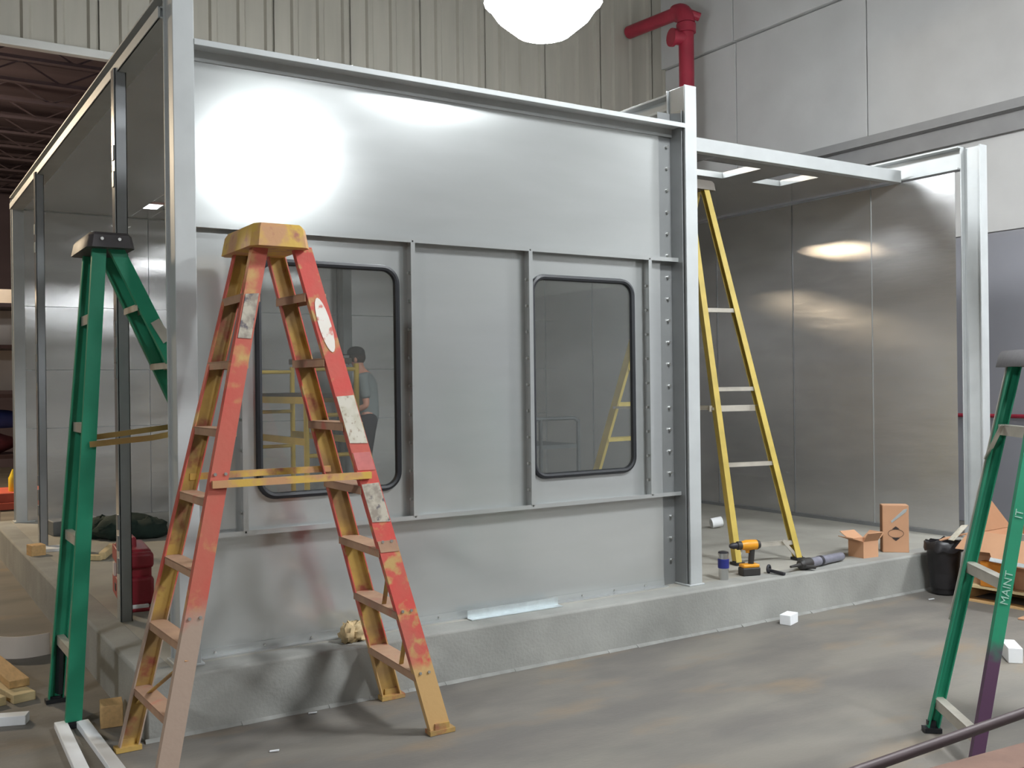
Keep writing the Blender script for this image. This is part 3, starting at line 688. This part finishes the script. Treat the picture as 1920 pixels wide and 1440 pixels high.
# sealant gun
t = thing('sealant_gun', (4.5, .03, ZC), 'grey tube sealant gun with black nozzle end lying on the plinth', 'tool')
a = V((4.20, -.045, ZC+.042)); bb = V((4.79, .045, ZC+.036)); ax = (bb-a).normalized()
obj('barrel', MB().lathe(a+ax*.12, [(.030, 0), (.034, .006), (.034, .20), (.031, .205), (.031, .42), (.024, .43)], axis=ax, n=18), 'tube', t)
obj('band', MB().lathe(a+ax*.24, [(.0345, 0), (.0365, .002), (.0365, .03), (.0345, .032)], axis=ax, n=18), 'dark', t)
obj('head', MB().lathe(a+ax*.0, [(.024, 0), (.038, .02), (.041, .09), (.038, .125)], axis=ax, n=18), 'drill_b', t)
obj('nozzle', MB().lathe(a-ax*.11, [(.008, 0), (.010, .04), (.014, .105), (.022, .112)], axis=ax, n=12), 'drill_b', t)
obj('handle', MB().bar(a+ax*.03+V((0, -.02, -.012)), a+ax*.10+V((.0, -.07, -.018)), .03, .022), 'drill_b', t, bevel=.004)
# small open carton
def carton(name, c, sx, sy, h, rz, label, flaps, th=.005, open_top=True, mt='card', cat='box'):
    c = V(c); X = V((math.cos(rz), math.sin(rz), 0)); Y = V((-math.sin(rz), math.cos(rz), 0)); z = V((0, 0, 1))
    t = thing(name, c, label, cat)
    for s in (-1, 1):
        obj('side_panel', MB().obox(c+X*(s*(sx/2-th/2))+z*h/2, X*th/2, Y*sy/2, z*h/2), mt, t)
        obj('side_panel', MB().obox(c+Y*(s*(sy/2-th/2))+z*h/2, X*(sx/2-th), Y*th/2, z*h/2), mt, t)
    obj('bottom', MB().obox(c+z*th/2, X*(sx/2-th), Y*(sy/2-th), z*th/2), mt, t)
    for (ax_, s, ang, ln) in flaps:
        D = (X if ax_ == 'x' else Y)*s; Wd = (Y*sy/2 if ax_ == 'x' else X*sx/2)*.98
        e = c+D*((sx if ax_ == 'x' else sy)/2-th/2)+z*h
        dr = D*math.cos(ang)+z*math.sin(ang); nn = dr.cross(Wd.normalized())
        obj('flap', MB().obox(e+dr*ln/2, dr*ln/2, Wd, nn*th/2), mt, t)
    return t
carton('carton', (5.03, .075, ZC), .15, .15, .125, -.10, 'small open brown carton with spread flaps on the plinth', [('x', -1, .30, .11), ('y', -1, .95, .08), ('x', 1, .6, .09), ('y', 1, .5, .10)])
# tall carton with printed mark
tc_, rz = V((5.40, .075, ZC)), -.76
X_, Y_ = V((math.cos(rz), math.sin(rz), 0)), V((-math.sin(rz), math.cos(rz), 0))
fn = V((-Y_.x, -Y_.y, 0)); 
t = thing('tall_carton', tc_, 'tall closed brown carton with printed diamond mark standing on the plinth', 'box')
obj('body', MB().obox(tc_+V((0, 0, .18)), X_*.095, Y_*.055, (0, 0, .18)), 'card', t, bevel=.003)
obj('painted_side_shade', MB().obox(tc_+V((0, 0, .18))-X_*.0965, X_*.0015, Y_*.05, (0, 0, .175)), 'card2', t)  # thin darker sheet: shade on the carton's side put into the colour
fc = tc_+fn*.0565
def fpt(u, v): return fc+X_*u+V((0, 0, v))
q = MB()
for pts in ([(-.028, .178), (.028, .178), (.0, .200)], [(-.030, .112), (.030, .112), (.0, .088)]):
    A = [fpt(*p) for p in pts]; q.prism(A, [p+fn*.0008 for p in A])
pr = obj('printed_mark', q, 'print', t)
q = MB()
for i in range(20):
    a0, a1 = 2*math.pi*i/20, 2*math.pi*(i+1)/20
    A = [fpt(.058*math.cos(a0), .145+.034*math.sin(a0)), fpt(.058*math.cos(a1), .145+.034*math.sin(a1)), fpt(.055*math.cos(a1), .145+.031*math.sin(a1)), fpt(.055*math.cos(a0), .145+.031*math.sin(a0))]
    q.prism(A, [p+fn*.0008 for p in A])
obj('printed_ring', q, 'print', t)
q = MB().prism([fpt(-.035, .24), fpt(-.03, .225), fpt(.075, .31), fpt(.085, .335), fpt(.06, .33)], [p+fn*.002 for p in [fpt(-.035, .24), fpt(-.03, .225), fpt(.075, .31), fpt(.085, .335), fpt(.06, .33)]])
obj('tape', q, 'galv', t, label='strip of shiny packing tape')
# galvanised strip and rag
q = MB().bar((1.60, .035, ZC+.0045), (2.22, .03, ZC+.0045), .05, .004).bar((1.60, .062, ZC+.026), (2.22, .057, ZC+.026), .004, .046)
tag(obj('metal_angle_strip', q, 'galv'), 'bright galvanised metal angle lying on the plinth against the booth wall', 'strip')
q = MB().blob((.90, .0, ZC+.045), .085, .055, .05, 20, 12, .26, 3, flat=-.043).blob((.97, .02, ZC+.05), .06, .045, .045, 18, 10, .3, 5, flat=-.048).blob((.84, -.02, ZC+.05), .04, .045, .055, 16, 9, .26, 8, flat=-.048)
tag(obj('crumpled_rag', q, 'rag', smooth=60), 'crumpled tan rag on the plinth behind the red ladder', 'rag')
q = MB().lathe((5.15, 1.81, ZC+.045), [(.045, 0), (.045, .10), (.036, .10), (.036, .0)], axis=(.6, -.25, .1), n=18)
tag(obj('pipe_offcut', q, 'white'), 'short white pipe offcut lying on the floor of the right bay', 'pipe')
blk('foam_scrap', (5.68, 2.9, ZC), (.10, .06, .04), .4, 'white', 'small white foam scrap at the foot of the right bay wall near middle column', 'scrap')
blk('foam_scrap', (5.92, .40, ZC), (.07, .05, .035), .2, 'white', 'tiny white foam scrap on plinth between tall carton and large opened box', 'scrap')
# red case behind the door stud
tcx = V((.135, 1.62, ZC)); 
t = thing('tool_case', tcx, 'red plastic tool case standing on end behind the door stud', 'tool case')
TX, TY = V((.97, -.10, 0)).normalized(), V((.10, .97, 0)).normalized()
def tb(name, cx, cy, z0, z1, hx, hy, mt, bev=.012, **k): return obj(name, MB().obox(tcx+TX*cx+TY*cy+V((0, 0, (z0+z1)/2)), TX*hx, TY*hy, (0, 0, (z1-z0)/2)), mt, t, bevel=bev, **k)
tb('body', 0, .02, .02, .36, .085, .22, 'tbred', .02)
tb('lower_shell', 0, .0, .035, .20, .093, .235, 'tbred', .02)
tb('upper_shell', 0, .0, .25, .345, .093, .235, 'tbred', .02)
tb('base_label', .0, -.235, .012, .04, .06, .012, 'white', .004, label='white label at the base')
tb('base_lip', .0, -.23, .0, .02, .10, .03, 'tbred', .006)
tb('side_plate', -.094, .08, .05, .17, .006, .14, 'tbred2', .004)
tb('side_plate', -.094, .08, .26, .35, .006, .14, 'tbred2', .004)
tb('latch', -.098, .10, .17, .25, .008, .035, 'cream', .003)
tb('handle_slot', -.0995, .02, .09, .135, .004, .03, 'dark', .002)
obj('carry_handle', MB().tube([tcx+TY*.14+V((0, 0, .35)), tcx+TY*.13+V((0, 0, .40)), tcx-TY*.05+V((0, 0, .405)), tcx-TY*.06+V((0, 0, .35))], .014, 10), 'tbred', t)
# dark green bundle
q = MB().blob((.70, 4.55, ZC+.08), .27, .22, .13, 22, 10, .12, 11, flat=-.08).blob((.86, 4.42, ZC+.07), .17, .15, .11, 16, 9, .15, 14, flat=-.07).blob((.52, 4.68, ZC+.07), .15, .15, .12, 16, 9, .15, 19, flat=-.07)
tag(obj('cloth_bundle', q, 'dkgreen', smooth=60), 'dark green bundled cloth on the booth floor behind the red tool case', 'bundle')
blk('wood_block', (-.105, 4.0, ZC), (.11, .13, .085), .15, 'wood', 'small wood block on the far left plinth edge beside the far stud', 'block')
blk('grey_box', (.36, 5.15, ZC), (.42, .25, .13), .1, 'greymetal', 'flat grey metal box on booth floor left of the green bundle', 'box', bevel=.006)
q = MB().bar((.05, 3.62, ZC+.022), (.28, 3.40, ZC+.022), .05, .04).bar((.28, 3.40, ZC+.034), (.42, 3.72, ZC+.05), .05, .055)
tag(obj('wood_offcut', q, 'wood2', bevel=.004), 'pale angled wood offcut on the booth floor behind the green ladder', 'wood')
q = MB().obox((.12, 4.18, ZC+.012), (.16, -.03, 0), (.02, .10, 0), (0, 0, .012))
tag(obj('white_sheet', q, 'white'), 'flat white sheet scrap on the booth floor beside the far stud', 'sheet')

# ------------------------------------------------------------------ right: boxes on a pallet, black bin
t = thing('pallet', (5.87, -.95, 0), 'low wooden pallet on the floor under the large opened box', 'pallet')
PX, PY = V((.05, -1, 0)).normalized(), V((1, .05, 0)).normalized()
pc = V((5.87, -.95, 0))
def pp(a, b_, z): return pc+PX*a+PY*b_+V((0, 0, z))
for k in range(6): obj('deck_board', MB().obox(pp(0, -.38+k*.152, .112), PX*.52, PY*.055, (0, 0, .010)), 'wood2', t, bevel=.002)
for k in (-.49, 0, .49): obj('stringer', MB().obox(pp(k, 0, .055), PX*.02, PY*.435, (0, 0, .045)), 'wood', t, bevel=.002)
for k in (-.38, 0, .38): obj('bottom_board', MB().obox(pp(0, k, .006), PX*.52, PY*.05, (0, 0, .006)), 'wood', t)
# large opened box
ZP = .1235
bx = thing('opened_box', pc+V((0, 0, ZP)), 'large opened brown cardboard box with drooping flap on the pallet', 'box')
hx, hy, hh = .46, .36, .38
def bpnl(nm, a, b_, ha, hb_, z0, z1, mt='card'): return obj(nm, MB().obox(pp(a, b_, ZP+(z0+z1)/2), PX*ha, PY*hb_, (0, 0, (z1-z0)/2)), mt, bx)
bpnl('side_panel', 0, -hy, hx, .004, 0, hh-.02); bpnl('side_panel', 0, hy, hx, .004, 0, hh+.03, 'card2')
bpnl('side_panel', -hx, 0, .004, hy-.004, 0, hh-.03); bpnl('side_panel', hx, 0, .004, hy-.004, 0, hh); bpnl('bottom', 0, 0, hx-.005, hy-.005, 0, .006)
def sheet(nm, pts, th, mt, par, **k):
    pts = [V(p) for p in pts]; n = (pts[1]-pts[0]).cross(pts[2]-pts[0]).normalized()*th
    return obj(nm, MB().prism(pts, [p+n for p in pts]), mt, par, **k)
sheet('flap', [pp(-.47, -.37, ZP+.375), pp(.50, -.37, ZP+.375), pp(.50, -.52, ZP+.20), pp(.22, -.52, ZP+.20), pp(.20, -.545, ZP+.17), pp(-.22, -.52, ZP+.20), pp(-.26, -.475, ZP+.25), pp(-.52, -.475, ZP+.25)], .006, 'card', bx, label='front flap folded down and outwards')
sheet('tape_strip', [pp(-.24, -.524, ZP+.202), pp(.22, -.541, ZP+.182), pp(.22, -.522, ZP+.202), pp(-.24, -.505, ZP+.225)], -.003, 'galv', bx)
sheet('flap', [pp(-.45, .36, ZP+.41), pp(.46, .36, ZP+.41), pp(.46, .42, ZP+.47), pp(-.45, .42, ZP+.47)], .006, 'card', bx)
sheet('flap', [pp(-.46, -.20, ZP+.35), pp(-.46, .18, ZP+.35), pp(-.56, .14, ZP+.46), pp(-.60, .08, ZP+.60), pp(-.55, .0, ZP+.58), pp(-.57, -.12, ZP+.50)], .006, 'card2', bx, label='upright torn side flap')
sheet('end_flap', [pp(-.47, -.36, ZP+.35), pp(-.47, -.20, ZP+.36), pp(-.72, -.28, ZP+.28), pp(-.72, -.40, ZP+.26)], .006, 'card', bx)
sheet('shipping_label', [pp(-.60, -.43, ZP+.30), pp(-.555, -.33, ZP+.40), pp(-.50, -.33, ZP+.41), pp(-.545, -.45, ZP+.30)], .004, 'sticker', bx, label='pale shipping label on the flap corner')
oc = thing('orange_carton', pp(-.18, -.42, ZP), 'orange carton standing in front of the large opened box on the pallet', 'box')
obj('body', MB().obox(pp(-.25, -.404, ZP+.085), PX*.105, PY*.034, (0, 0, .085)), 'orange', oc, bevel=.004)
obj('lid_flap', MB().obox(pp(-.25, -.404, ZP+.173), PX*.107, PY*.035, (0, 0, .003)), 'orange', oc, bevel=.002)
blk('flat_cardboard', pp(.22, -.62, 0), (.16, .34, .012), .15, 'card', 'flat piece of cardboard on the floor in front of the pallet', 'cardboard')
# black bin bag / bin
t = thing('waste_bin', (5.50, -.275, 0), 'black lined waste bin in front of the plinth beside the opened box', 'bin')
q = MB().lathe((5.50, -.275, 0), [(.075, 0), (.09, .01), (.125, .36), (.132, .38), (.115, .38), (.10, .05)], n=20); obj('bin_body', q, 'bag', t)
rnd = random.Random(4); lv = []
n = 22
for (r, z) in [(.136, .33), (.138, .385), (.118, .40), (.108, .34)]:
    for i in range(n):
        a_ = 2*math.pi*i/n; k = 1+.12*(rnd.random()-.5); lv.append((5.50+r*k*math.cos(a_), -.275+r*k*math.sin(a_), z+.03*(rnd.random()-.5)))
obj('bin_liner', MB().add(lv, [(j*n+i, j*n+(i+1) % n, (j+1)*n+(i+1) % n, (j+1)*n+i) for j in range(3) for i in range(n)]), 'bag', t, smooth=60)
# foam pieces on the floor
blk('foam_block', (3.87, -.24, 0), (.13, .075, .065), .35, 'white', 'small white foam block on the floor below the plinth, right of centre', 'foam')
blk('foam_block', (4.24, -1.55, 0), (.20, .075, .085), .75, 'white', 'white foam block on the floor at the right edge behind the green ladder', 'foam')
# left foreground foam strips
def strip(a, b_, wd_, h, label):
    a, b_ = V(a), V(b_)
    return tag(obj('foam_strip', MB().bar(a+V((0, 0, h/2)), b_+V((0, 0, h/2)), wd_, h), 'white', bevel=.003), label, 'foam strip', 'white foam strips on the floor at left')
strip((-.475, .33, 0), (-.50, -.55, 0), .055, .03, 'left one of the two parallel white foam strips at the green ladder foot')
strip((-.385, .29, 0), (-.365, -.60, 0), .055, .03, 'right one of the two parallel white foam strips at the green ladder foot')
strip((-.595, .50, 0), (-.86, .60, 0), .075, .045, 'white foam strip at the left picture edge below the wood planks')
blk('wood_block', (-.262, .25, 0), (.10, .13, .105), -.15, 'wood', 'square pine block on the floor by the plinth corner and red ladder', 'block')
# plank pile at left edge
def plank(a, b_, wd_, h, z, mt, label):
    a, b_ = V(a)+V((0, 0, z+h/2)), V(b_)+V((0, 0, z+h/2))
    return tag(obj('wood_plank', MB().bar(a, b_, wd_, h), mt, bevel=.003), label, 'plank', 'pine planks at the left edge')
plank((-.565, .86, 0), (-.76, 1.66, 0), .11, .045, .0, 'wood2', 'lowest pine plank of the pile at the left edge')
plank((-.70, .84, 0), (-.98, 1.55, 0), .11, .045, .0, 'wood2', 'outermost pale pine plank of the pile at the left edge')
plank((-.575, .98, 0), (-.66, 1.62, 0), .10, .04, .047, 'wood', 'topmost pine plank of the pile at the left edge')
# curved white strip (bent sheet standing on edge)
q = MB(); pts = []
for i in range(17):
    f = i/16; pts.append(V((-.32-.50*f, 1.80+.55*f-.40*math.sin(f*math.pi)*.55, 0)))
vs = []
for p in pts: vs += [p, p+V((0, 0, .13)), p+V((.006, .006, .13)), p+V((.006, .006, 0))]
fs = []
for i in range(16):
    for k in range(4): fs.append((i*4+k, i*4+(k+1) % 4, i*4+4+(k+1) % 4, i*4+4+k))
fs += [(0, 1, 2, 3), (67, 66, 65, 64)]
tag(obj('curved_white_strip', MB().add(vs, fs), 'cream', smooth=60), 'curved white strip standing on edge on the floor at left behind the planks', 'strip')
# small bits of litter on the floor
for (x, y, l) in [(.57, -.16, 'tiny white scrap on the floor under the red ladder close to the plinth'), (.24, -.55, 'tiny pale scrap on the floor left of the red ladder shadow'), (5.22, -.34, 'tiny bright scrap on the floor before the black bin')]:
    tag(obj('paper_scrap', MB().bar((x, y, .004), (x+.035, y-.02, .008), .012, .004), 'white'), l, 'scrap')
# yellow scaffold and person inside the booth behind the left window
sf = thing('scaffold', (2.2, 4.2, ZC), 'yellow rolling scaffold inside the booth behind the left window', 'scaffold')
sx0, sx1, sy0, sy1, szt = 1.95, 2.42, 3.4, 5.0, 1.80
for xx in (sx0, sx1):
    for yy in (sy0, sy1):
        obj('post', MB().cyl((xx, yy, ZC+.12), (xx, yy, szt), .024, 12), 'scaf', sf)
        obj('caster', MB().cyl((xx-.02, yy, ZC+.06), (xx+.02, yy, ZC+.06), .06, 14).box(xx-.012, xx+.012, yy-.012, yy+.012, ZC+.06, ZC+.13), 'rubber', sf)
for yy in (sy0, sy1):
    for z in (.65, 1.0, 1.35, 1.75): obj('rung', MB().cyl((sx0, yy, z), (sx1, yy, z), .018, 10), 'scaf', sf)
for xx in (sx0, sx1):
    for z in (1.12, 1.48): obj('side_rail', MB().bar((xx, sy0, z), (xx, sy1, z), .03, .06), 'scaf', sf)
obj('platform', MB().box(sx0+.02, sx1-.02, sy0, sy1, 1.50, 1.54), 'plank', sf, bevel=.004)
tag(obj('tool_tray', MB().box(sx0+.03, sx1-.03, sy0+.02, sy0+.5, szt, szt+.05), 'plank', bevel=.006), 'dark tray resting on top of the yellow scaffold', 'tray')
# grey tubular cart seen through the right window
ct = thing('tube_cart', (4.2, 3.8, ZC), 'grey tubular cart inside the booth behind the right window', 'cart')
c0, c1, d0, d1 = 4.05, 5.0, 3.6, 4.3
for xx in (c0, (c0+c1)/2, c1):
    obj('upright', MB().cyl((xx, d0, ZC+.1), (xx, d0, 1.23), .02, 10), 'greymetal', ct)
for xx in (c0, c1): obj('upright', MB().cyl((xx, d1, ZC+.1), (xx, d1, .95), .02, 10), 'greymetal', ct)
obj('top_rail', MB().tube([(c0, d0, 1.20), (c0+.05, d0, 1.24), (c1-.05, d0, 1.24), (c1, d0, 1.20)], .02, 10), 'greymetal', ct)
obj('shelf', MB().box(c0, c1, d0, d1, .93, .97), 'greymetal', ct); obj('shelf', MB().box(c0, c1, d0, d1, .45, .48), 'greymetal', ct)
for xx in (c0, c1):
    for yy in (d0, d1): obj('caster', MB().cyl((xx-.02, yy, ZC+.05), (xx+.02, yy, ZC+.05), .05, 12), 'rubber', ct)

# ------------------------------------------------------------------ next room, seen past the far left column
ca = thing('flat_cart', (-.1, 8.4, 0), 'low red flat cart in the lit next room behind the far left column', 'cart')
obj('deck', MB().box(-.9, .45, 8.1, 8.9, .27, .41), 'redpaint', ca, bevel=.01)
obj('deck_lip', MB().box(-.9, .45, 8.06, 8.1, .22, .30), 'redpaint', ca, bevel=.006)
for xx in (-.75, .3):
    for yy in (8.25, 8.75): obj('wheel', MB().cyl((xx-.03, yy, .11), (xx+.03, yy, .11), .11, 16), 'rubber', ca)
blk('cream_carton', (-.16, 8.30, 0.0), (.42, .30, .20), 0, 'cream', 'cream carton on the floor under the red flat cart', 'box')
t = thing('yellow_bottle', (.20, 8.3, .41), 'yellow pointed bottle standing on the red flat cart', 'bottle')
obj('body', MB().lathe((.20, 8.3, .41), [(.045, 0), (.05, .01), (.05, .16), (.035, .19)], n=16), 'ybottle', t)
obj('spout', MB().lathe((.20, 8.3, .60), [(.035, 0), (.008, .07)], n=14), 'ybottle', t)
rk = thing('storage_rack', (-.3, 10.2, 0), 'dark storage rack with bundles in the next room at the left edge', 'rack')
for xx in (-1.6, .75):
    for yy in (9.9, 10.6): obj('post', MB().box(xx-.03, xx+.03, yy-.03, yy+.03, 0, 3.2), 'pipebrown', rk)
for z in (.75, 1.55, 2.2, 2.75): obj('shelf', MB().box(-1.65, .8, 9.87, 10.63, z-.05, z), 'pipebrown', rk)
obj('back_panel', MB().box(-1.6, .76, 10.64, 10.66, 1.6, 3.0), 'cream', rk)
for (x0, x1, z, h, mt, l) in [(-.9, .45, .75, .30, 'maroon', 'maroon folded bundle on the lower rack shelf'), (-.2, .6, 1.095, .22, 'blueb', 'blue bundle stacked on the maroon bundle in the rack'), (-.6, .1, 1.55, .12, 'ybottle', 'flat yellow package on the middle rack shelf')]:
    q = MB().blob(((x0+x1)/2, 10.2, z+h/2), (x1-x0)/2, .28, h*.62, 18, 8, .06, 3, flat=-h/2)
    tag(obj('bundle', q, mt, smooth=60), l, 'bundle')

# ------------------------------------------------------------------ foreground cart at the lower right
hc = thing('hand_cart', (2.5, -3.0, 0), 'brown deck cart with dark pipe rail in the lower right foreground', 'cart')
D0 = V((1.75, -2.66, 0)); DX = V((.995, -.09, 0)).normalized(); DY = V((-.09, -.995, 0)).normalized()
def dp(a, b_, z): return D0+DX*a+DY*b_+V((0, 0, z))
for k in range(4): obj('deck_board', MB().obox(dp(.75, .08+k*.162, .235), DX*.75, DY*.078, (0, 0, .014)), 'brown', hc, bevel=.004)
obj('frame_bar', MB().obox(dp(.75, .02, .20), DX*.74, DY*.02, (0, 0, .02)).obox(dp(.75, .6, .20), DX*.74, DY*.02, (0, 0, .02)), 'pipebrown', hc)
for (a_, b_) in ((.68, .04), (.68, .58), (1.42, .04), (1.42, .58)):
    obj('wheel', MB().cyl(dp(a_, b_-.02, .09), dp(a_, b_+.02, .09), .09, 18), 'rubber', hc)
pl0, pl1 = V((.20, -3.354, .718)), V((1.75, -3.47, .805))
obj('pipe_rail', MB().cyl(pl0, pl1, .0125, 14), 'pipebrown', hc)
obj('rail_post', MB().tube([pl1-V((.0, 0, 0)), pl1+V((.1, .02, -.05)), dp(1.45, .55, .60)+V((-1.0, 0, 0))*.0, dp(1.45, .55, .25)], .0125, 10), 'pipebrown', hc)
obj('rail_post', MB().tube([pl0, pl0+V((-.03, .0, -.05)), V((.17, -3.33, .10)), V((1.80, -3.20, .19))], .0125, 10), 'pipebrown', hc)

# ------------------------------------------------------------------ the person behind the left window
PO = V((3.52, 5.62, ZC)); FD = V((-.84, .50, 0)).normalized(); SD = V((-FD.y, FD.x, 0))   # facing image left; SD = his left
pe = thing('person', PO, 'person in grey shirt and dark cap inside the booth seen through left window', 'person')
H = 1.74
def bp(f, s, z): return PO+FD*f+SD*s+V((0, 0, z))
def skin(name, verts, edges, radii, mt, parent, sub=2):
    off = rootloc(parent)
    me = bpy.data.meshes.new(name); me.from_pydata([tuple(V(v)-off) for v in verts], edges, []); me.materials.append(M[mt])
    o = bpy.data.objects.new(name, me); COL.objects.link(o); o.parent = parent
    sk = o.modifiers.new('skin', 'SKIN'); sk.use_smooth_shade = True
    if not me.skin_vertices: 
        bm = bmesh.new(); bm.from_mesh(me); bm.verts.layers.skin.verify(); bm.to_mesh(me); bm.free()
    for i, r in enumerate(radii):
        rr = r if isinstance(r, tuple) else (r, r); me.skin_vertices[0].data[i].radius = rr
    me.skin_vertices[0].data[0].use_root = True
    ss = o.modifiers.new('sub', 'SUBSURF'); ss.levels = sub; ss.render_levels = sub
    return o
# body: one continuous surface
bvz = [bp(0, 0, .92), bp(.0, 0, 1.08), bp(.01, 0, 1.25), bp(.02, 0, 1.40), bp(.05, 0, 1.48), bp(.085, 0, 1.545), bp(.105, 0, 1.62), bp(.11, 0, 1.68)]
bve = [(i, i+1) for i in range(7)]; bvr = [(.110, .080), (.115, .085), (.15, .105), (.14, .095), .058, .062, .082, .072]
def limb(pts, rad, root):
    k = len(bvz)
    for i, (p, r) in enumerate(zip(pts, rad)):
        bvz.append(p); bvr.append(r); bve.append((root if i == 0 else k+i-1, k+i))
    return len(bvz)-1
wrists = []
for s in (1, -1):
    limb([bp(.0, .10*s, .86), bp(.03, .105*s, .50), bp(-.01, .11*s, .10), bp(.03, .11*s, .045), bp(.16, .115*s, .035)], [.072, .055, .038, .04, .034], 0)
    wr_ = limb([bp(.02, .185*s, 1.40), bp(-.03, .225*s, 1.10), bp(.18, .17*s, 1.02), bp(.24, .14*s, 1.01)], [.055, .040, .030, (.036, .022)], 3)
    wrists.append((bp(.24, .14*s, 1.01), s))
body = skin('body', bvz, bve, bvr, 'skin', pe)
for (wp, s) in wrists:
    for k in range(4):
        o_ = (k-1.5)*.019; ln = [.07, .08, .075, .06][k]
        a_ = wp+FD*.02+V((0, 0, -o_*.9)); skin('finger', [a_, a_+FD*ln*.45-SD*s*.012, a_+FD*ln*.75-SD*s*.035, a_+FD*ln*.8-SD*s*.055], [(0, 1), (1, 2), (2, 3)], [.0095, .009, .0085, .0075], 'skin', pe, 1)
    a_ = wp+V((0, 0, .02)); skin('thumb', [a_, a_+FD*.03-SD*s*.03+V((0, 0, .022)), a_+FD*.055-SD*s*.045+V((0, 0, .02))], [(0, 1), (1, 2)], [.011, .010, .008], 'skin', pe, 1)
# clothes
sv = [bp(0, 0, .82), bp(.0, 0, 1.08), bp(.01, 0, 1.25), bp(.02, 0, 1.41), bp(.035, 0, 1.465)]; se = [(0, 1), (1, 2), (2, 3), (3, 4)]; sr = [(.168, .132), (.156, .118), (.168, .122), (.155, .108), .078]
for s in (1, -1):
    k = len(sv); sv += [bp(.015, .185*s, 1.405), bp(-.012, .212*s, 1.22), bp(-.02, .218*s, 1.17)]; se += [(3, k), (k, k+1), (k+1, k+2)]; sr += [.072, .066, .064]
skin('shirt', sv, se, sr, 'shirt', pe)
tv = [bp(0, 0, 1.06), bp(0, 0, .90)]; te = [(0, 1)]; tr = [(.150, .116), (.150, .112)]
for s in (1, -1):
    k = len(tv); tv += [bp(.0, .10*s, .82), bp(.03, .105*s, .50), bp(-.005, .11*s, .12), bp(-.005, .11*s, .07)]; te += [(1, k), (k, k+1), (k+1, k+2), (k+2, k+3)]; tr += [.105, .078, .062, .064]
skin('trousers', tv, te, tr, 'trouser', pe)
for s in (1, -1): obj('shoe', MB().blob(bp(.07, .113*s, .05), .0, .0, .0).blob(bp(.06, .113*s, .045), .09, .075, .055, 16, 8, flat=-.045).blob(bp(.14, .116*s, .035), .07, .06, .04, 14, 8, flat=-.035), 'trouser', pe, smooth=60)
hd = bp(.115, 0, 1.62)
obj('hair', MB().blob(hd-FD*.022+V((0, 0, .025)), .094, .094, .085, 18, 10), 'hair', pe, smooth=60)
cpz = hd+V((0, 0, .062))-FD*.006
q = MB().lathe(cpz, [(.101, -.012), (.103, .01), (.096, .045), (.068, .075), (.02, .088)], n=20)
obj('cap', q, 'capm', pe, smooth=60)
q = MB().obox(cpz+FD*.135+V((0, 0, -.006)), FD*.055, SD*.075, FD*.0+V((0, 0, .004)))
obj('cap_brim', q, 'capm', pe, bevel=.003)
for s in (1, -1):
    obj('ear', MB().blob(hd+SD*(.082*s)-FD*.01-V((0, 0, .005)), .02, .02, .032, 10, 6), 'skin', pe, smooth=60)
    obj('eye', MB().blob(hd+FD*.076+SD*(.03*s)+V((0, 0, .008)), .012, .012, .009, 10, 6), 'eye', pe, smooth=60)
obj('nose', MB().prism([hd+FD*.080+SD*.012+V((0, 0, -.03)), hd+FD*.080-SD*.012+V((0, 0, -.03)), hd+FD*.112+V((0, 0, -.028))], [hd+FD*.078+SD*.004+V((0, 0, .015)), hd+FD*.078-SD*.004+V((0, 0, .015)), hd+FD*.084+V((0, 0, .015))]), 'skin', pe)
obj('mouth', MB().obox(hd+FD*.078+V((0, 0, -.052)), FD*.006, SD*.022, (0, 0, .004)), 'maroon', pe)
